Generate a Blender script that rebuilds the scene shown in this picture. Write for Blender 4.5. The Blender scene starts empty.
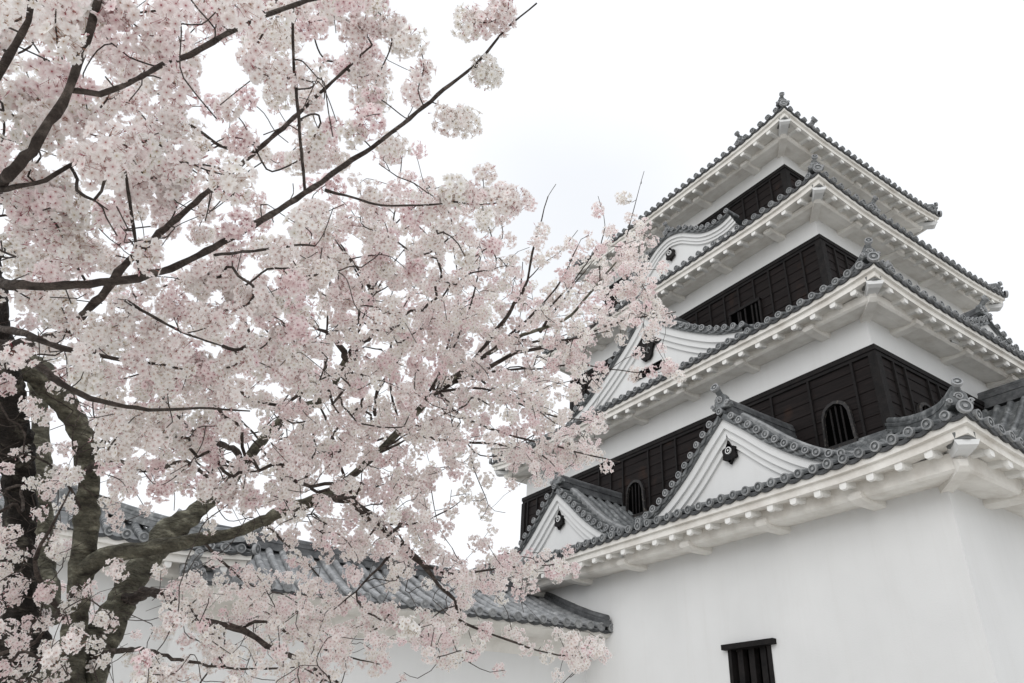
import bpy, math, random
import numpy as np
from mathutils import Vector, Matrix
random.seed(7)
R_ = math.radians
scene = bpy.context.scene

# ------------------------------------------------------------------ camera, sky, sun, exposure
cam = bpy.data.cameras.new('camera'); camo = bpy.data.objects.new('camera', cam)
scene.collection.objects.link(camo); scene.camera = camo
CAM = Vector((-10.1005, -4.8394, 1.6)); FPX = 745.9
CR = Vector((0.82872313, -0.55708977, 0.05356259))
CU = Vector((-0.32573401, -0.40229608, 0.85560225))
CF = Vector((0.45509924, 0.72650454, 0.51485516))
cam.sensor_width = 36; cam.lens = FPX / 1024 * 36; cam.clip_start = .05; cam.clip_end = 3000
camo.matrix_world = Matrix(((CR.x, CU.x, -CF.x, CAM.x), (CR.y, CU.y, -CF.y, CAM.y), (CR.z, CU.z, -CF.z, CAM.z), (0, 0, 0, 1)))
def px(x, y, d):
    r = CF * FPX + CR * (x - 512) - CU * (y - 341.5); r.normalize()
    return CAM + r * d

SUN_EL, SUN_AZ = 27, 207          # azimuth (degrees from +X, counter-clockwise) the light comes from
w = bpy.data.worlds.new('World'); scene.world = w; w.use_nodes = True
wn = w.node_tree; wn.nodes.clear()
def N(nt, t, **k):
    n = nt.nodes.new(t)
    for a, b in k.items(): setattr(n, a, b)
    return n
sky = N(wn, 'ShaderNodeTexSky', sky_type='NISHITA', sun_disc=False, sun_elevation=R_(SUN_EL), sun_rotation=R_(90 - SUN_AZ), dust_density=1.5, ozone_density=1)
tc = N(wn, 'ShaderNodeTexCoord'); mp = N(wn, 'ShaderNodeMapping'); mp.inputs['Scale'].default_value = (1, 1, 2)
nz = N(wn, 'ShaderNodeTexNoise'); nz.inputs['Scale'].default_value = 1.6; nz.inputs['Detail'].default_value = 4
cr = N(wn, 'ShaderNodeValToRGB'); cr.color_ramp.elements[0].position = .30; cr.color_ramp.elements[0].color = (.93, .93, .93, 1); cr.color_ramp.elements[1].position = .56
mx = N(wn, 'ShaderNodeMix', data_type='RGBA'); mx.inputs['B'].default_value = (10.7, 10.95, 11.35, 1)
bg = N(wn, 'ShaderNodeBackground'); bg.inputs['Strength'].default_value = .091
wo = N(wn, 'ShaderNodeOutputWorld')
L = wn.links.new
L(tc.outputs['Generated'], mp.inputs['Vector']); L(mp.outputs[0], nz.inputs['Vector']); L(nz.outputs['Fac'], cr.inputs['Fac'])
vn = N(wn, 'ShaderNodeVectorMath', operation='NORMALIZE'); vd = N(wn, 'ShaderNodeVectorMath', operation='DOT_PRODUCT'); hz = CF * FPX + CR * 58 + CU * 105; hz.normalize(); vd.inputs[1].default_value = hz
mr = N(wn, 'ShaderNodeMapRange', interpolation_type='SMOOTHSTEP'); mr.inputs['From Min'].default_value = .978; mr.inputs['From Max'].default_value = 1.0; mr.inputs['To Min'].default_value = 0; mr.inputs['To Max'].default_value = .12
sb_ = N(wn, 'ShaderNodeMath', operation='SUBTRACT', use_clamp=True)
L(tc.outputs['Generated'], vn.inputs[0]); L(vn.outputs[0], vd.inputs[0]); L(vd.outputs['Value'], mr.inputs['Value']); L(cr.outputs['Color'], sb_.inputs[0]); L(mr.outputs[0], sb_.inputs[1])
L(sb_.outputs[0], mx.inputs['Factor']); L(sky.outputs['Color'], mx.inputs['A']); L(mx.outputs['Result'], bg.inputs['Color']); L(bg.outputs[0], wo.inputs['Surface'])
sl = bpy.data.lights.new('sun', 'SUN'); so = bpy.data.objects.new('sun', sl); scene.collection.objects.link(so)
sl.energy = .88; sl.angle = R_(40); sl.color = (1, .985, .96)
sd = Vector((math.cos(R_(SUN_EL)) * math.cos(R_(SUN_AZ)), math.cos(R_(SUN_EL)) * math.sin(R_(SUN_AZ)), math.sin(R_(SUN_EL))))
so.rotation_euler = sd.to_track_quat('Z', 'Y').to_euler(); so.location = (-20, -20, 30)
vs = scene.view_settings; vs.view_transform = 'Standard'; vs.look = 'None'; vs.exposure = .12; vs.gamma = 1; vs.use_curve_mapping = False
scene.cycles.max_bounces = 8; scene.cycles.diffuse_bounces = 5; scene.cycles.transmission_bounces = 3

# ------------------------------------------------------------------ materials
def mat(name):
    m = bpy.data.materials.new(name); m.use_nodes = True; nt = m.node_tree
    return m, nt, nt.nodes['Principled BSDF']
def noisy(name, c1, c2, scale, rough, bump=0, bscale=None, detail=5, coords='Object', spec=.5, stretch=(1, 1, 1), c3=None, bd=.02):
    m, nt, b = mat(name)
    t = N(nt, 'ShaderNodeTexCoord'); mp = N(nt, 'ShaderNodeMapping'); mp.inputs['Scale'].default_value = stretch
    n = N(nt, 'ShaderNodeTexNoise'); n.inputs['Scale'].default_value = scale; n.inputs['Detail'].default_value = detail; n.inputs['Roughness'].default_value = .62
    r = N(nt, 'ShaderNodeValToRGB'); e = r.color_ramp.elements
    e[0].position = .3; e[0].color = (*c1, 1); e[1].position = .7; e[1].color = (*c2, 1)
    if c3: k = e.new(.55); k.color = (*c3, 1)
    nt.links.new(t.outputs[coords], mp.inputs[0]); nt.links.new(mp.outputs[0], n.inputs['Vector'])
    nt.links.new(n.outputs['Fac'], r.inputs[0]); nt.links.new(r.outputs[0], b.inputs['Base Color'])
    b.inputs['Roughness'].default_value = rough; b.inputs['Specular IOR Level'].default_value = spec
    if bump:
        n2 = N(nt, 'ShaderNodeTexNoise'); n2.inputs['Scale'].default_value = bscale or scale * 3; n2.inputs['Detail'].default_value = 6
        bp = N(nt, 'ShaderNodeBump'); bp.inputs['Strength'].default_value = bump; bp.inputs['Distance'].default_value = bd
        nt.links.new(mp.outputs[0], n2.inputs['Vector']); nt.links.new(n2.outputs['Fac'], bp.inputs['Height']); nt.links.new(bp.outputs[0], b.inputs['Normal'])
    return m
def plaster_mat():
    m, nt, b = mat('white_plaster')
    t = N(nt, 'ShaderNodeTexCoord')
    a = N(nt, 'ShaderNodeTexNoise'); a.inputs['Scale'].default_value = .7; a.inputs['Detail'].default_value = 6
    r1 = N(nt, 'ShaderNodeValToRGB'); e = r1.color_ramp.elements; e[0].position = .3; e[0].color = (.645, .648, .645, 1); e[1].position = .65; e[1].color = (.695, .698, .695, 1)
    mp = N(nt, 'ShaderNodeMapping'); mp.inputs['Scale'].default_value = (5, 5, .35)
    s = N(nt, 'ShaderNodeTexNoise'); s.inputs['Scale'].default_value = 1.1; s.inputs['Detail'].default_value = 7; s.inputs['Roughness'].default_value = .7
    r2 = N(nt, 'ShaderNodeValToRGB'); e = r2.color_ramp.elements; e[0].position = .28; e[0].color = (.90, .89, .87, 1); e[1].position = .5; e[1].color = (1, 1, 1, 1)
    mm = N(nt, 'ShaderNodeMix', data_type='RGBA', blend_type='MULTIPLY'); mm.inputs['Factor'].default_value = .3
    f = N(nt, 'ShaderNodeTexNoise'); f.inputs['Scale'].default_value = 45; f.inputs['Detail'].default_value = 4
    bp = N(nt, 'ShaderNodeBump'); bp.inputs['Strength'].default_value = .15; bp.inputs['Distance'].default_value = .01
    K = nt.links.new
    K(t.outputs['Object'], a.inputs['Vector']); K(a.outputs['Fac'], r1.inputs[0]); K(t.outputs['Object'], mp.inputs[0]); K(mp.outputs[0], s.inputs['Vector'])
    K(s.outputs['Fac'], r2.inputs[0]); K(r1.outputs[0], mm.inputs['A']); K(r2.outputs[0], mm.inputs['B']); K(mm.outputs['Result'], b.inputs['Base Color'])
    K(t.outputs['Object'], f.inputs['Vector']); K(f.outputs['Fac'], bp.inputs['Height']); K(bp.outputs[0], b.inputs['Normal'])
    b.inputs['Roughness'].default_value = .85; b.inputs['Specular IOR Level'].default_value = .25
    return m
def wood_mat():
    m, nt, b = mat('dark_boards')
    t = N(nt, 'ShaderNodeTexCoord'); sp = N(nt, 'ShaderNodeSeparateXYZ')
    mp = N(nt, 'ShaderNodeMapping'); mp.inputs['Scale'].default_value = (1.2, 1.2, 22)
    g = N(nt, 'ShaderNodeTexNoise'); g.inputs['Scale'].default_value = 1.5; g.inputs['Detail'].default_value = 6; g.inputs['Roughness'].default_value = .7
    o = N(nt, 'ShaderNodeTexNoise'); o.inputs['Scale'].default_value = 1.7; o.inputs['Detail'].default_value = 3
    r = N(nt, 'ShaderNodeValToRGB'); e = r.color_ramp.elements; e[0].position = .3; e[0].color = (.004, .0032, .0034, 1); e[1].position = .75; e[1].color = (.020, .0145, .0135, 1)
    mx = N(nt, 'ShaderNodeMix', data_type='RGBA'); r2 = N(nt, 'ShaderNodeValToRGB'); e = r2.color_ramp.elements; e[0].position = .60; e[0].color = (0, 0, 0, 1); e[1].position = .8; e[1].color = (.5, .5, .5, 1)
    mx.inputs['B'].default_value = (.060, .030, .018, 1)
    K = nt.links.new
    K(t.outputs['Object'], mp.inputs[0]); K(mp.outputs[0], g.inputs['Vector']); K(g.outputs['Fac'], r.inputs[0]); K(t.outputs['Object'], o.inputs['Vector']); K(o.outputs['Fac'], r2.inputs[0])
    K(r.outputs[0], mx.inputs['A']); K(r2.outputs[0], mx.inputs['Factor']); K(mx.outputs['Result'], b.inputs['Base Color'])
    b.inputs['Roughness'].default_value = .7; b.inputs['Specular IOR Level'].default_value = .15
    bp = N(nt, 'ShaderNodeBump'); bp.inputs['Strength'].default_value = .3; bp.inputs['Distance'].default_value = .01; K(g.outputs['Fac'], bp.inputs['Height']); K(bp.outputs[0], b.inputs['Normal'])
    return m
PL = plaster_mat()
TILE = noisy('roof_tile', (.045, .049, .052), (.30, .31, .31), 6.5, .40, .25, 30, spec=.5, c3=(.13, .137, .14))
PLE = noisy('bounce_warm_eave_plaster', (.58, .55, .505), (.78, .76, .72), 2.2, .9, .2, 30, c3=(.73, .71, .67))  # stained plaster, with warm ground bounce under the eaves put into its colour
PLR = noisy('rafter_plaster', (.66, .65, .62), (.80, .795, .775), 3, .9, .1, 30)
TILEM = noisy('eave_tile_face', (.11, .115, .12), (.32, .325, .325), 7, .5, .2, 40)
TILEL = noisy('pale_tile_face', (.16, .165, .17), (.36, .365, .37), 7, .55, .2, 40)
TILEC = noisy('sky_pale_corridor_tile', (.12, .125, .13), (.42, .425, .43), 4.5, .36, .25, 30, spec=.5, c3=(.25, .255, .26))  # paler copy of the roof tile, sky reflection put into its colour
DARKT = noisy('dark_pan_end', (.018, .02, .022), (.07, .072, .075), 9, .6, .2, 40)  # darker tone for the front edge of the pans
RIDGE = noisy('ridge_tile', (.035, .037, .04), (.14, .145, .15), 6, .5, .3, 30)
GREYM = noisy('gap_shade_and_scroll_grey', (.10, .105, .105), (.17, .17, .165), 4, .8, .3)  # paints the shaded gaps at the eave corners; also the pendant scrolls
WOOD = wood_mat()
BATTEN = noisy('dark_batten', (.004, .0037, .004), (.015, .0125, .012), 6, .7, .3, 30, spec=.2)
WORN = noisy('worn_frame', (.008, .0075, .0075), (.10, .085, .07), 16, .7, .3, 30, c3=(.014, .012, .012))
VOID = noisy('dark_interior', (.001, .001, .001), (.002, .002, .002), 3, 1, spec=0)
GROUND = noisy('gravel_ground', (.52, .505, .475), (.68, .66, .62), 3, .95, .4, 60)
EARTH = noisy('earth', (.10, .09, .06), (.2, .18, .12), 3, .95, .5, 30)
def bark_mat(name, c1, c2, c3, sc=9):
    return noisy(name, c1, c2, sc, .85, .9, 28, c3=c3, detail=10, spec=.2, stretch=(1, 1, 2.2), bd=.06)
BARK = bark_mat('mossy_bark', (.035, .030, .025), (.36, .35, .27), (.15, .145, .11))
BARKD = bark_mat('dark_bark', (.010, .009, .008), (.17, .16, .13), (.035, .030, .026), 8)
TWIG = bark_mat('twig_bark', (.035, .027, .024), (.19, .16, .14), (.09, .074, .065), 16)
def petal_mat():
    m, nt, b = mat('cherry_petal'); nt.nodes.remove(b); out = nt.nodes['Material Output']
    K = nt.links.new
    ti = N(nt, 'ShaderNodeAttribute', attribute_name='tint'); rn = N(nt, 'ShaderNodeAttribute', attribute_name='rnd')
    ra = N(nt, 'ShaderNodeValToRGB'); e = ra.color_ramp.elements
    e[0].position = 0; e[0].color = (.975, .965, .945, 1); e[1].position = 1; e[1].color = (.96, .85, .85, 1)
    k = e.new(.5); k.color = (.97, .925, .91, 1)
    rb = N(nt, 'ShaderNodeValToRGB'); e = rb.color_ramp.elements
    e[0].position = 0; e[0].color = (.55, .45, .28, 1); e[1].position = 1; e[1].color = (.40, .06, .11, 1); k = e.new(.45); k.color = (.52, .24, .22, 1)
    mx = N(nt, 'ShaderNodeMix', data_type='RGBA')
    K(rn.outputs['Fac'], ra.inputs[0]); K(rn.outputs['Fac'], rb.inputs[0]); K(ti.outputs['Fac'], mx.inputs['Factor']); K(ra.outputs[0], mx.inputs['A']); K(rb.outputs[0], mx.inputs['B'])
    d = N(nt, 'ShaderNodeBsdfDiffuse'); tr = N(nt, 'ShaderNodeBsdfTranslucent'); ms = N(nt, 'ShaderNodeMixShader'); ms.inputs[0].default_value = .42
    K(mx.outputs['Result'], d.inputs['Color']); K(mx.outputs['Result'], tr.inputs['Color']); K(d.outputs[0], ms.inputs[1]); K(tr.outputs[0], ms.inputs[2]); K(ms.outputs[0], out.inputs['Surface'])
    return m
PETAL = petal_mat()

# ------------------------------------------------------------------ mesh helpers
class MB:
    def __init__(s): s.v = []; s.f = []; s.mi = []; s.sm = []
    def add(s, vs, fs, mi=0, smooth=False):
        o = len(s.v); s.v.extend(tuple(v) for v in vs)
        for f in fs: s.f.append(tuple(i + o for i in f)); s.mi.append(mi); s.sm.append(smooth)
    def box(s, a, b, mi=0):
        x0, y0, z0 = a; x1, y1, z1 = b
        s.add([(x0, y0, z0), (x1, y0, z0), (x1, y1, z0), (x0, y1, z0), (x0, y0, z1), (x1, y0, z1), (x1, y1, z1), (x0, y1, z1)],
              [(0, 3, 2, 1), (4, 5, 6, 7), (0, 1, 5, 4), (1, 2, 6, 5), (2, 3, 7, 6), (3, 0, 4, 7)], mi)
    def sweep(s, rings, mi=0, closed=True, cap=True, smooth=False):
        n = len(rings[0]); vs = [p for r in rings for p in r]; fs = []
        for i in range(len(rings) - 1):
            for j in range(n if closed else n - 1):
                k = (j + 1) % n; fs.append((i * n + j, i * n + k, (i + 1) * n + k, (i + 1) * n + j))
        s.add(vs, fs, mi, smooth)
        if cap and closed:
            s.add(rings[0], [tuple(range(n - 1, -1, -1))], mi); s.add(rings[-1], [tuple(range(n))], mi)
    def bar(s, p, q, wdt, hgt, mi=0, up=(0, 0, 1)):
        p = Vector(p); q = Vector(q); d = (q - p).normalized(); u = Vector(up); sd = d.cross(u).normalized(); u = sd.cross(d)
        rg = lambda c: [c + sd * a * wdt / 2 + u * b * hgt / 2 for a, b in ((-1, -1), (1, -1), (1, 1), (-1, 1))]
        s.sweep([rg(p), rg(q)], mi)
    def tube(s, pts, rads, n=8, mi=0, smooth=True, cap=True):
        pts = [Vector(p) for p in pts]; rings = []; u = None
        for i, p in enumerate(pts):
            d = (pts[min(i + 1, len(pts) - 1)] - pts[max(i - 1, 0)]).normalized()
            if u is None: u = d.orthogonal().normalized()
            u = (u - d * u.dot(d)).normalized(); v = d.cross(u); r = rads[i] if hasattr(rads, '__len__') else rads
            rings.append([p + (u * math.cos(2 * math.pi * k / n) + v * math.sin(2 * math.pi * k / n)) * r for k in range(n)])
        s.sweep(rings, mi, cap=cap, smooth=smooth)
def link(name, me, parent=None, world_child=True):
    o = bpy.data.objects.new(name, me); scene.collection.objects.link(o)
    if parent is not None:
        o.parent = parent
        if parent.type == 'EMPTY': o.matrix_parent_inverse = Matrix.Translation(-parent.location)
    return o
def mkmesh(name, mb, mats):
    me = bpy.data.meshes.new(name); me.from_pydata(mb.v, [], mb.f)
    for m in (mats if isinstance(mats, (list, tuple)) else [mats]): me.materials.append(m)
    me.polygons.foreach_set('material_index', mb.mi); me.polygons.foreach_set('use_smooth', mb.sm); me.update()
    return me
def obj(name, mb, mats, parent=None): return link(name, mkmesh(name, mb, mats), parent)
def thing(name, label, cat, loc, group=None):
    o = bpy.data.objects.new(name, None); scene.collection.objects.link(o); o.location = loc; o.empty_display_size = .5
    o['label'] = label; o['category'] = cat
    if group: o['group'] = group
    return o
def structure(o): o['kind'] = 'structure'; return o

# ------------------------------------------------------------------ ground
g = MB(); g.add([(-900, -900, 0), (900, -900, 0), (900, 900, 0), (-900, 900, 0)], [(0, 1, 2, 3)])
structure(obj('ground', g, GROUND))

# ------------------------------------------------------------------ roof building
PITCH = .25
class Side:
    """local frame of one side of a hipped roof: s along the eave, d inwards, z up"""
    def __init__(s, P, u, v, W, D, in0, in1, ze, zt, lift=.16, lift0=True, lift1=True, curve=.28, grad=0):
        s.g = grad
        s.P = Vector((P[0], P[1], 0)); s.u = Vector((*u, 0)); s.v = Vector((*v, 0)); s.W = W; s.D = D; s.in0 = in0; s.in1 = in1
        s.ze = ze; s.zt = zt; s.lift = lift; s.l0 = lift0; s.l1 = lift1; s.c = curve
    def tmax(s, a):
        t = 1.0
        if s.in0 > 0: t = min(t, a / s.in0)
        if s.in1 > 0: t = min(t, (s.W - a) / s.in1)
        return max(0, t)
    def lf(s, a):
        r = 0
        if s.l0: r += max(0, 1 - max(a, 0) / 2.2) ** 2
        if s.l1: r += max(0, 1 - max(s.W - a, 0) / 2.2) ** 2
        return r * s.lift
    def z(s, a, d):
        t = d / s.D
        return s.ze + (s.zt - s.ze) * ((1 - s.c) * t + s.c * t * t) + s.lf(a) * max(0, 1 - t) + s.g * a * (1 - t)
    def pt(s, a, d, z): p = s.P + s.u * a + s.v * d; return Vector((p.x, p.y, z))
DJ = random.Random(4)
def disc(mb, c, n, r, k=12, mi_rim=1, mi_in=0, th=.035, up=Vector((0, 0, 1))):
    """round eave-end tile: rim, sunken field, raised boss; n points outwards"""
    n = (Vector(n).normalized() + Vector([DJ.gauss(0, .05) for _ in range(3)])).normalized(); a = n.cross(up).normalized(); b = a.cross(n); r *= DJ.uniform(.94, 1.05); c = Vector(c) + n * DJ.uniform(-.008, .008)
    ring = lambda rr, off: [Vector(c) + n * off + (a * math.cos(2 * math.pi * i / k) + b * math.sin(2 * math.pi * i / k)) * rr for i in range(k)]
    mb.sweep([ring(r, -th), ring(r, 0), ring(r * .74, 0)], mi_rim, cap=False)
    mb.sweep([ring(r * .74, 0), ring(r * .70, -.014), ring(r * .36, -.014), ring(r * .30, .0)], mi_in, cap=False)
    mb.add(ring(r * .30, .0), [tuple(range(k))], mi_rim)
def tiles_on(side, mb, pitch=PITCH, hr=.066, detail=True, s_from=None, s_to=None, rough=random.Random(3)):
    """pans, round cover tiles and eave discs of one roof side"""
    n = max(1, round(side.W / pitch)); p = side.W / n; rows = 7
    cols = []
    for i in range(n * 4 + 1):
        a = side.W * i / (n * 4); ph = (i % 4) / 4; sag = -.035 * math.sin(math.pi * ph) if detail else 0
        tm = side.tmax(a); col = []
        for q in range(rows + 1):
            d = side.D * tm * q / rows; col.append(side.pt(a, d, side.z(a, d) + sag))
        cols.append(col)
    mb.sweep(cols, 0, closed=False, cap=False, smooth=True)
    front = [[c[0], c[0] - Vector((0, 0, .055)), c[0] - Vector((0, 0, .055)) + side.v * .12] for c in cols]
    mb.sweep(front, 2, closed=False, cap=False)
    for i in range(n + 1):
        a = side.W * i / n
        if i == 0: a += .02
        if i == n: a -= .02
        tm = side.tmax(a)
        if tm < .04 and (side.in0 > 0 or side.in1 > 0):
            continue
        rings = []; R0 = 8 if detail else 5
        nsub = max(2, round(side.D * tm / .24))
        for q in range(nsub + 1):
            for e in ((0, 1) if q < nsub else (0,)):
                d = side.D * tm * (q + (.97 * e if e else 0)) / nsub if q < nsub else side.D * tm
                if q == 0 and e == 0: d = -.02
                rr = hr * (1.0 if e == 0 else .90)
                jz = rough.uniform(-.004, .004)
                zc = side.z(a, max(d, 0)) + .012 + jz; c = side.pt(a, d, zc)
                rings.append([c + side.u * rr * math.cos(math.pi * k / (R0 - 1) * 1.16 - .25) + Vector((0, 0, rr * 1.05 * math.sin(math.pi * k / (R0 - 1) * 1.16 - .25))) for k in range(R0)])
        mb.sweep(rings, 0, closed=False, cap=False, smooth=False)
        if detail:
            c = side.pt(a, -.035, side.z(a, 0) + .022)
            disc(mb, c, -side.v, hr * 1.13, 12, 1, 0, th=.05)
def s_g(side, a): return side.g * a
def sweep_eave(side, mb, prof, mi=0, smooth=False, n=24, m0=True, m1=True):
    """prof: list of (inward offset, z offset from the eave line); mitred at hips"""
    rings = []
    for i in range(n + 1):
        f = i / n; ring = []
        for d, dz in prof:
            s0 = d if (m0 and side.in0 > 0) else 0; s1 = d if (m1 and side.in1 > 0) else 0
            a = s0 + (side.W - s0 - s1) * f
            ring.append(side.pt(a, d, side.ze + side.lf(a) * (1 if d < .3 else max(.0, 1 - d / 1.2)) + s_g(side, a) + dz))
        rings.append(ring)
    mb.sweep(rings, mi, closed=False, cap=False, smooth=smooth)

def onigawara(mb, c, f, s=1.0, knob=True, tilt=.35):
    """ridge-end tile at c (bottom centre), facing horizontal direction f: shouldered plate, scroll relief, side curls and round knob on a neck"""
    f = Vector(f).normalized(); u = Vector((0, 0, 1)); r = f.cross(u).normalized(); c = Vector(c)
    out = [(-.17, 0), (.17, 0), (.22, .04), (.20, .11), (.145, .14), (.14, .22), (.085, .29), (-.085, .29), (-.14, .22), (-.145, .14), (-.20, .11), (-.22, .04)]
    ring = lambda off, k: [c + f * off * s + r * a * s * k + u * (b * k + (1 - k) * .12) * s for a, b in out]
    mb.sweep([ring(-.06, 1), ring(.03, 1), ring(.05, .88)], 0)
    for sx in (-1, 1):
        P = [c + f * .06 * s + r * sx * (.165 + (.052 - .004 * i) * math.cos(i * .75)) * s + u * (.075 + (.052 - .004 * i) * math.sin(i * .75)) * s for i in range(11)]
        mb.tube(P, .019 * s, 6, 1)
    P = [c + f * .06 * s + u * .17 * s + r * math.cos(t) * (.078 - .006 * t) * s + u * math.sin(t) * (.078 - .006 * t) * s for t in [i * math.pi / 6 for i in range(20)]]
    mb.tube(P, .015 * s, 6, 1)
    if knob:
        k0 = c - f * .12 * s + u * .20 * s; k1 = c + f * .12 * s + u * .40 * s
        mb.tube([k0, (k0 + k1) / 2 - u * .02 * s, k1], [.075 * s, .058 * s, .062 * s], 12, 0)
        n = (f * 1.0 + u * .28).normalized(); disc(mb, k1 + n * .045 * s, n, .088 * s, 14, 1, 0, th=.07 * s)

def ridge_bar(mb, pts, wd=.20, h=.22, cap_r=.075):
    """stacked ridge of flat tiles with a round cap following pts (bottom centre line)"""
    pts = [Vector(p) for p in pts]; u = Vector((0, 0, 1))
    def side_at(i):
        d = pts[min(i + 1, len(pts) - 1)] - pts[max(i - 1, 0)]; return Vector((d.y, -d.x, 0)).normalized()
    lv = [(-.5, 0), (-.5, .28), (-.40, .30), (-.40, .58), (-.46, .60), (-.46, .82), (-.36, .86)]
    prof = lv + [(-a, b) for a, b in reversed(lv)]
    mb.sweep([[p + side_at(i) * a * wd + u * b * h for a, b in prof] for i, p in enumerate(pts)], 0)
    mb.tube([p + u * (h * .86 + cap_r * .45) for p in pts], cap_r, 10, 0)

def hip_roof(root, O, I, ze, zt, wall, beam_z, name='roof', sides='ABCD', finish=True, label=None, beam_off=.42, arm_gap=1.66, arm0=1.01, raf0=.185, hipfinial=1.0, lift=.16, raf_sides='AB'):
    x0, y0, x1, y1 = O; a0, b0, a1, b1 = I
    S = {}
    S['A'] = Side((x0, y0), (0, 1), (1, 0), y1 - y0, a0 - x0, b0 - y0, y1 - b1, ze, zt, lift)
    S['B'] = Side((x0, y0), (1, 0), (0, 1), x1 - x0, b0 - y0, a0 - x0, x1 - a1, ze, zt, lift)
    S['C'] = Side((x1, y0), (0, 1), (-1, 0), y1 - y0, x1 - a1, b0 - y0, y1 - b1, ze, zt, lift)
    S['D'] = Side((x0, y1), (1, 0), (0, -1), x1 - x0, y1 - b1, a0 - x0, x1 - a1, ze, zt, lift)
    mb = MB()
    for k in sides: tiles_on(S[k], mb, detail=k in 'ABCD')
    roof = obj(name, mb, [TILE, TILEM, DARKT], root)
    if label: roof['label'] = label
    # plaster fascia in two steps
    fb = MB(); sb = MB()
    for k in sides:
        s = S[k]
        sweep_eave(s, fb, [(.10, -.05), (.035, -.055), (.035, -.150), (.085, -.158), (.085, -.262), (.16, -.266)])
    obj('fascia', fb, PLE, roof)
    wx0, wy0, wx1, wy1 = wall
    ov = {'A': wx0 - x0, 'B': wy0 - y0, 'C': x1 - wx1, 'D': y1 - wy1}
    for k in sides:
        s = S[k]; o = ov[k]
        sweep_eave(s, sb, [(.14, -.250), (o * .5, -.20), (o + .1, -.13)])
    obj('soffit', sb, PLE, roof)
    # continuous beam carried outside the wall by bracket arms
    bb = MB(); bo = beam_off
    for k in sides:
        s = S[k]; o = ov[k]; d = o - bo
        prof = [(d - .10, ze - .18), (d - .10, beam_z + .03), (d - .06, beam_z), (d + .10, beam_z), (o + .02, beam_z + .06)]
        rings = []
        for f in (0, 1):
            rg = []
            for dd, z in prof:
                a = dd + (s.W - 2 * dd) * f; rg.append(s.pt(a, dd, z))
            rings.append(rg)
        bb.sweep(rings, 0, closed=False, cap=False)
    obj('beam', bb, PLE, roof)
    # bracket arms, rafters: one object each, built once per direction
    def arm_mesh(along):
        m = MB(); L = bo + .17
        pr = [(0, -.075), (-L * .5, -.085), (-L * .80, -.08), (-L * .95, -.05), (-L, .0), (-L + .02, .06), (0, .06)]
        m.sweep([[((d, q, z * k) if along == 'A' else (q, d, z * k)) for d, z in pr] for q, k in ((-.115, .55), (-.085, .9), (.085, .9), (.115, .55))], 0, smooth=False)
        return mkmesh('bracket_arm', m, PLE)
    def raf_mesh(along, o):
        m = MB(); wd = .055; L = o + .05
        out = []
        for d, zt_, zb in ((0, .03, -.092), (.05, .04, -.098), (.085, .05, -.050), (L * .55, .09, -.022), (L, .16, .035)):
            pts = [(-wd, zt_), (-wd, zb + .02), (-wd * .6, zb), (wd * .6, zb), (wd, zb + .02), (wd, zt_)]
            out.append([((d, q, z) if along == 'A' else (q, d, z)) for q, z in pts])
        m.sweep(out, 0); return mkmesh('rafter', m, PLR)
    for k in raf_sides:
        s = S[k]; o = ov[k]; am = arm_mesh(k); rm = raf_mesh(k, o - .11)
        c0 = (wy0 if k == 'A' else wx0); c1 = (wy1 if k == 'A' else wx1); base = (s.P.y if k == 'A' else s.P.x)
        c = c0 + arm0
        while c < c1 - .3:
            ob = link('bracket_arm', am, roof); q = s.pt(c - base, o, beam_z + .02); ob.location = q; c += arm_gap
        a = .45 + raf0
        while a < s.W - .4:
            ob = link('rafter', rm, roof); ob.location = s.pt(a, .105, ze - .262 + s.lf(a)); a += .425
    # corner pieces: hip rafter with white end, grey wedge standing in for the shaded gap above, bulky bracket under it
    corners = [((x0, y0), (1, 1), (wx0, wy0), (a0, b0)), ((x1, y0), (-1, 1), (wx1, wy0), (a1, b0)), ((x0, y1), (1, -1), (wx0, wy1), (a0, b1)), ((x1, y1), (-1, -1), (wx1, wy1), (a1, b1))]
    for (cx, cy), (sx, sy), (wx, wy), (ax, ay) in corners:
        dv = Vector((sx, sy, 0)).normalized(); pr = Vector((-dv.y, dv.x, 0)); P = Vector((cx, cy, 0)); zz = ze + lift
        hm = MB(); rings = []
        for d, wd, zt_, zb in ((.20, .15, -.325, -.395), (.27, .125, -.32, -.425), (.55, .11, -.28, -.42), ((Vector((wx, wy)) - Vector((cx, cy))).length + .05, .11, -.22, -.40)):
            c = P + dv * d
            rings.append([c + pr * wd + Vector((0, 0, zz + zt_)), c - pr * wd + Vector((0, 0, zz + zt_)), c - pr * wd * .8 + Vector((0, 0, zz + zb)), c + pr * wd * .8 + Vector((0, 0, zz + zb))])
        hm.sweep(rings, 0); obj('hip_rafter', hm, PL, roof)
        gm = MB(); rings = []
        for d, wd in ((.17, .02), (.24, .13), (.5, .16)):
            c = P + dv * d; rings.append([c + pr * wd + Vector((0, 0, zz - .215)), c - pr * wd + Vector((0, 0, zz - .215)), c - pr * wd * .9 + Vector((0, 0, zz - .325)), c + pr * wd * .9 + Vector((0, 0, zz - .325))])
        gm.sweep(rings, 0); obj('corner_gap_shade', gm, GREYM, roof)
        cm = MB(); dw = (Vector((wx, wy)) - Vector((cx, cy))).length; rings = []
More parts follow.
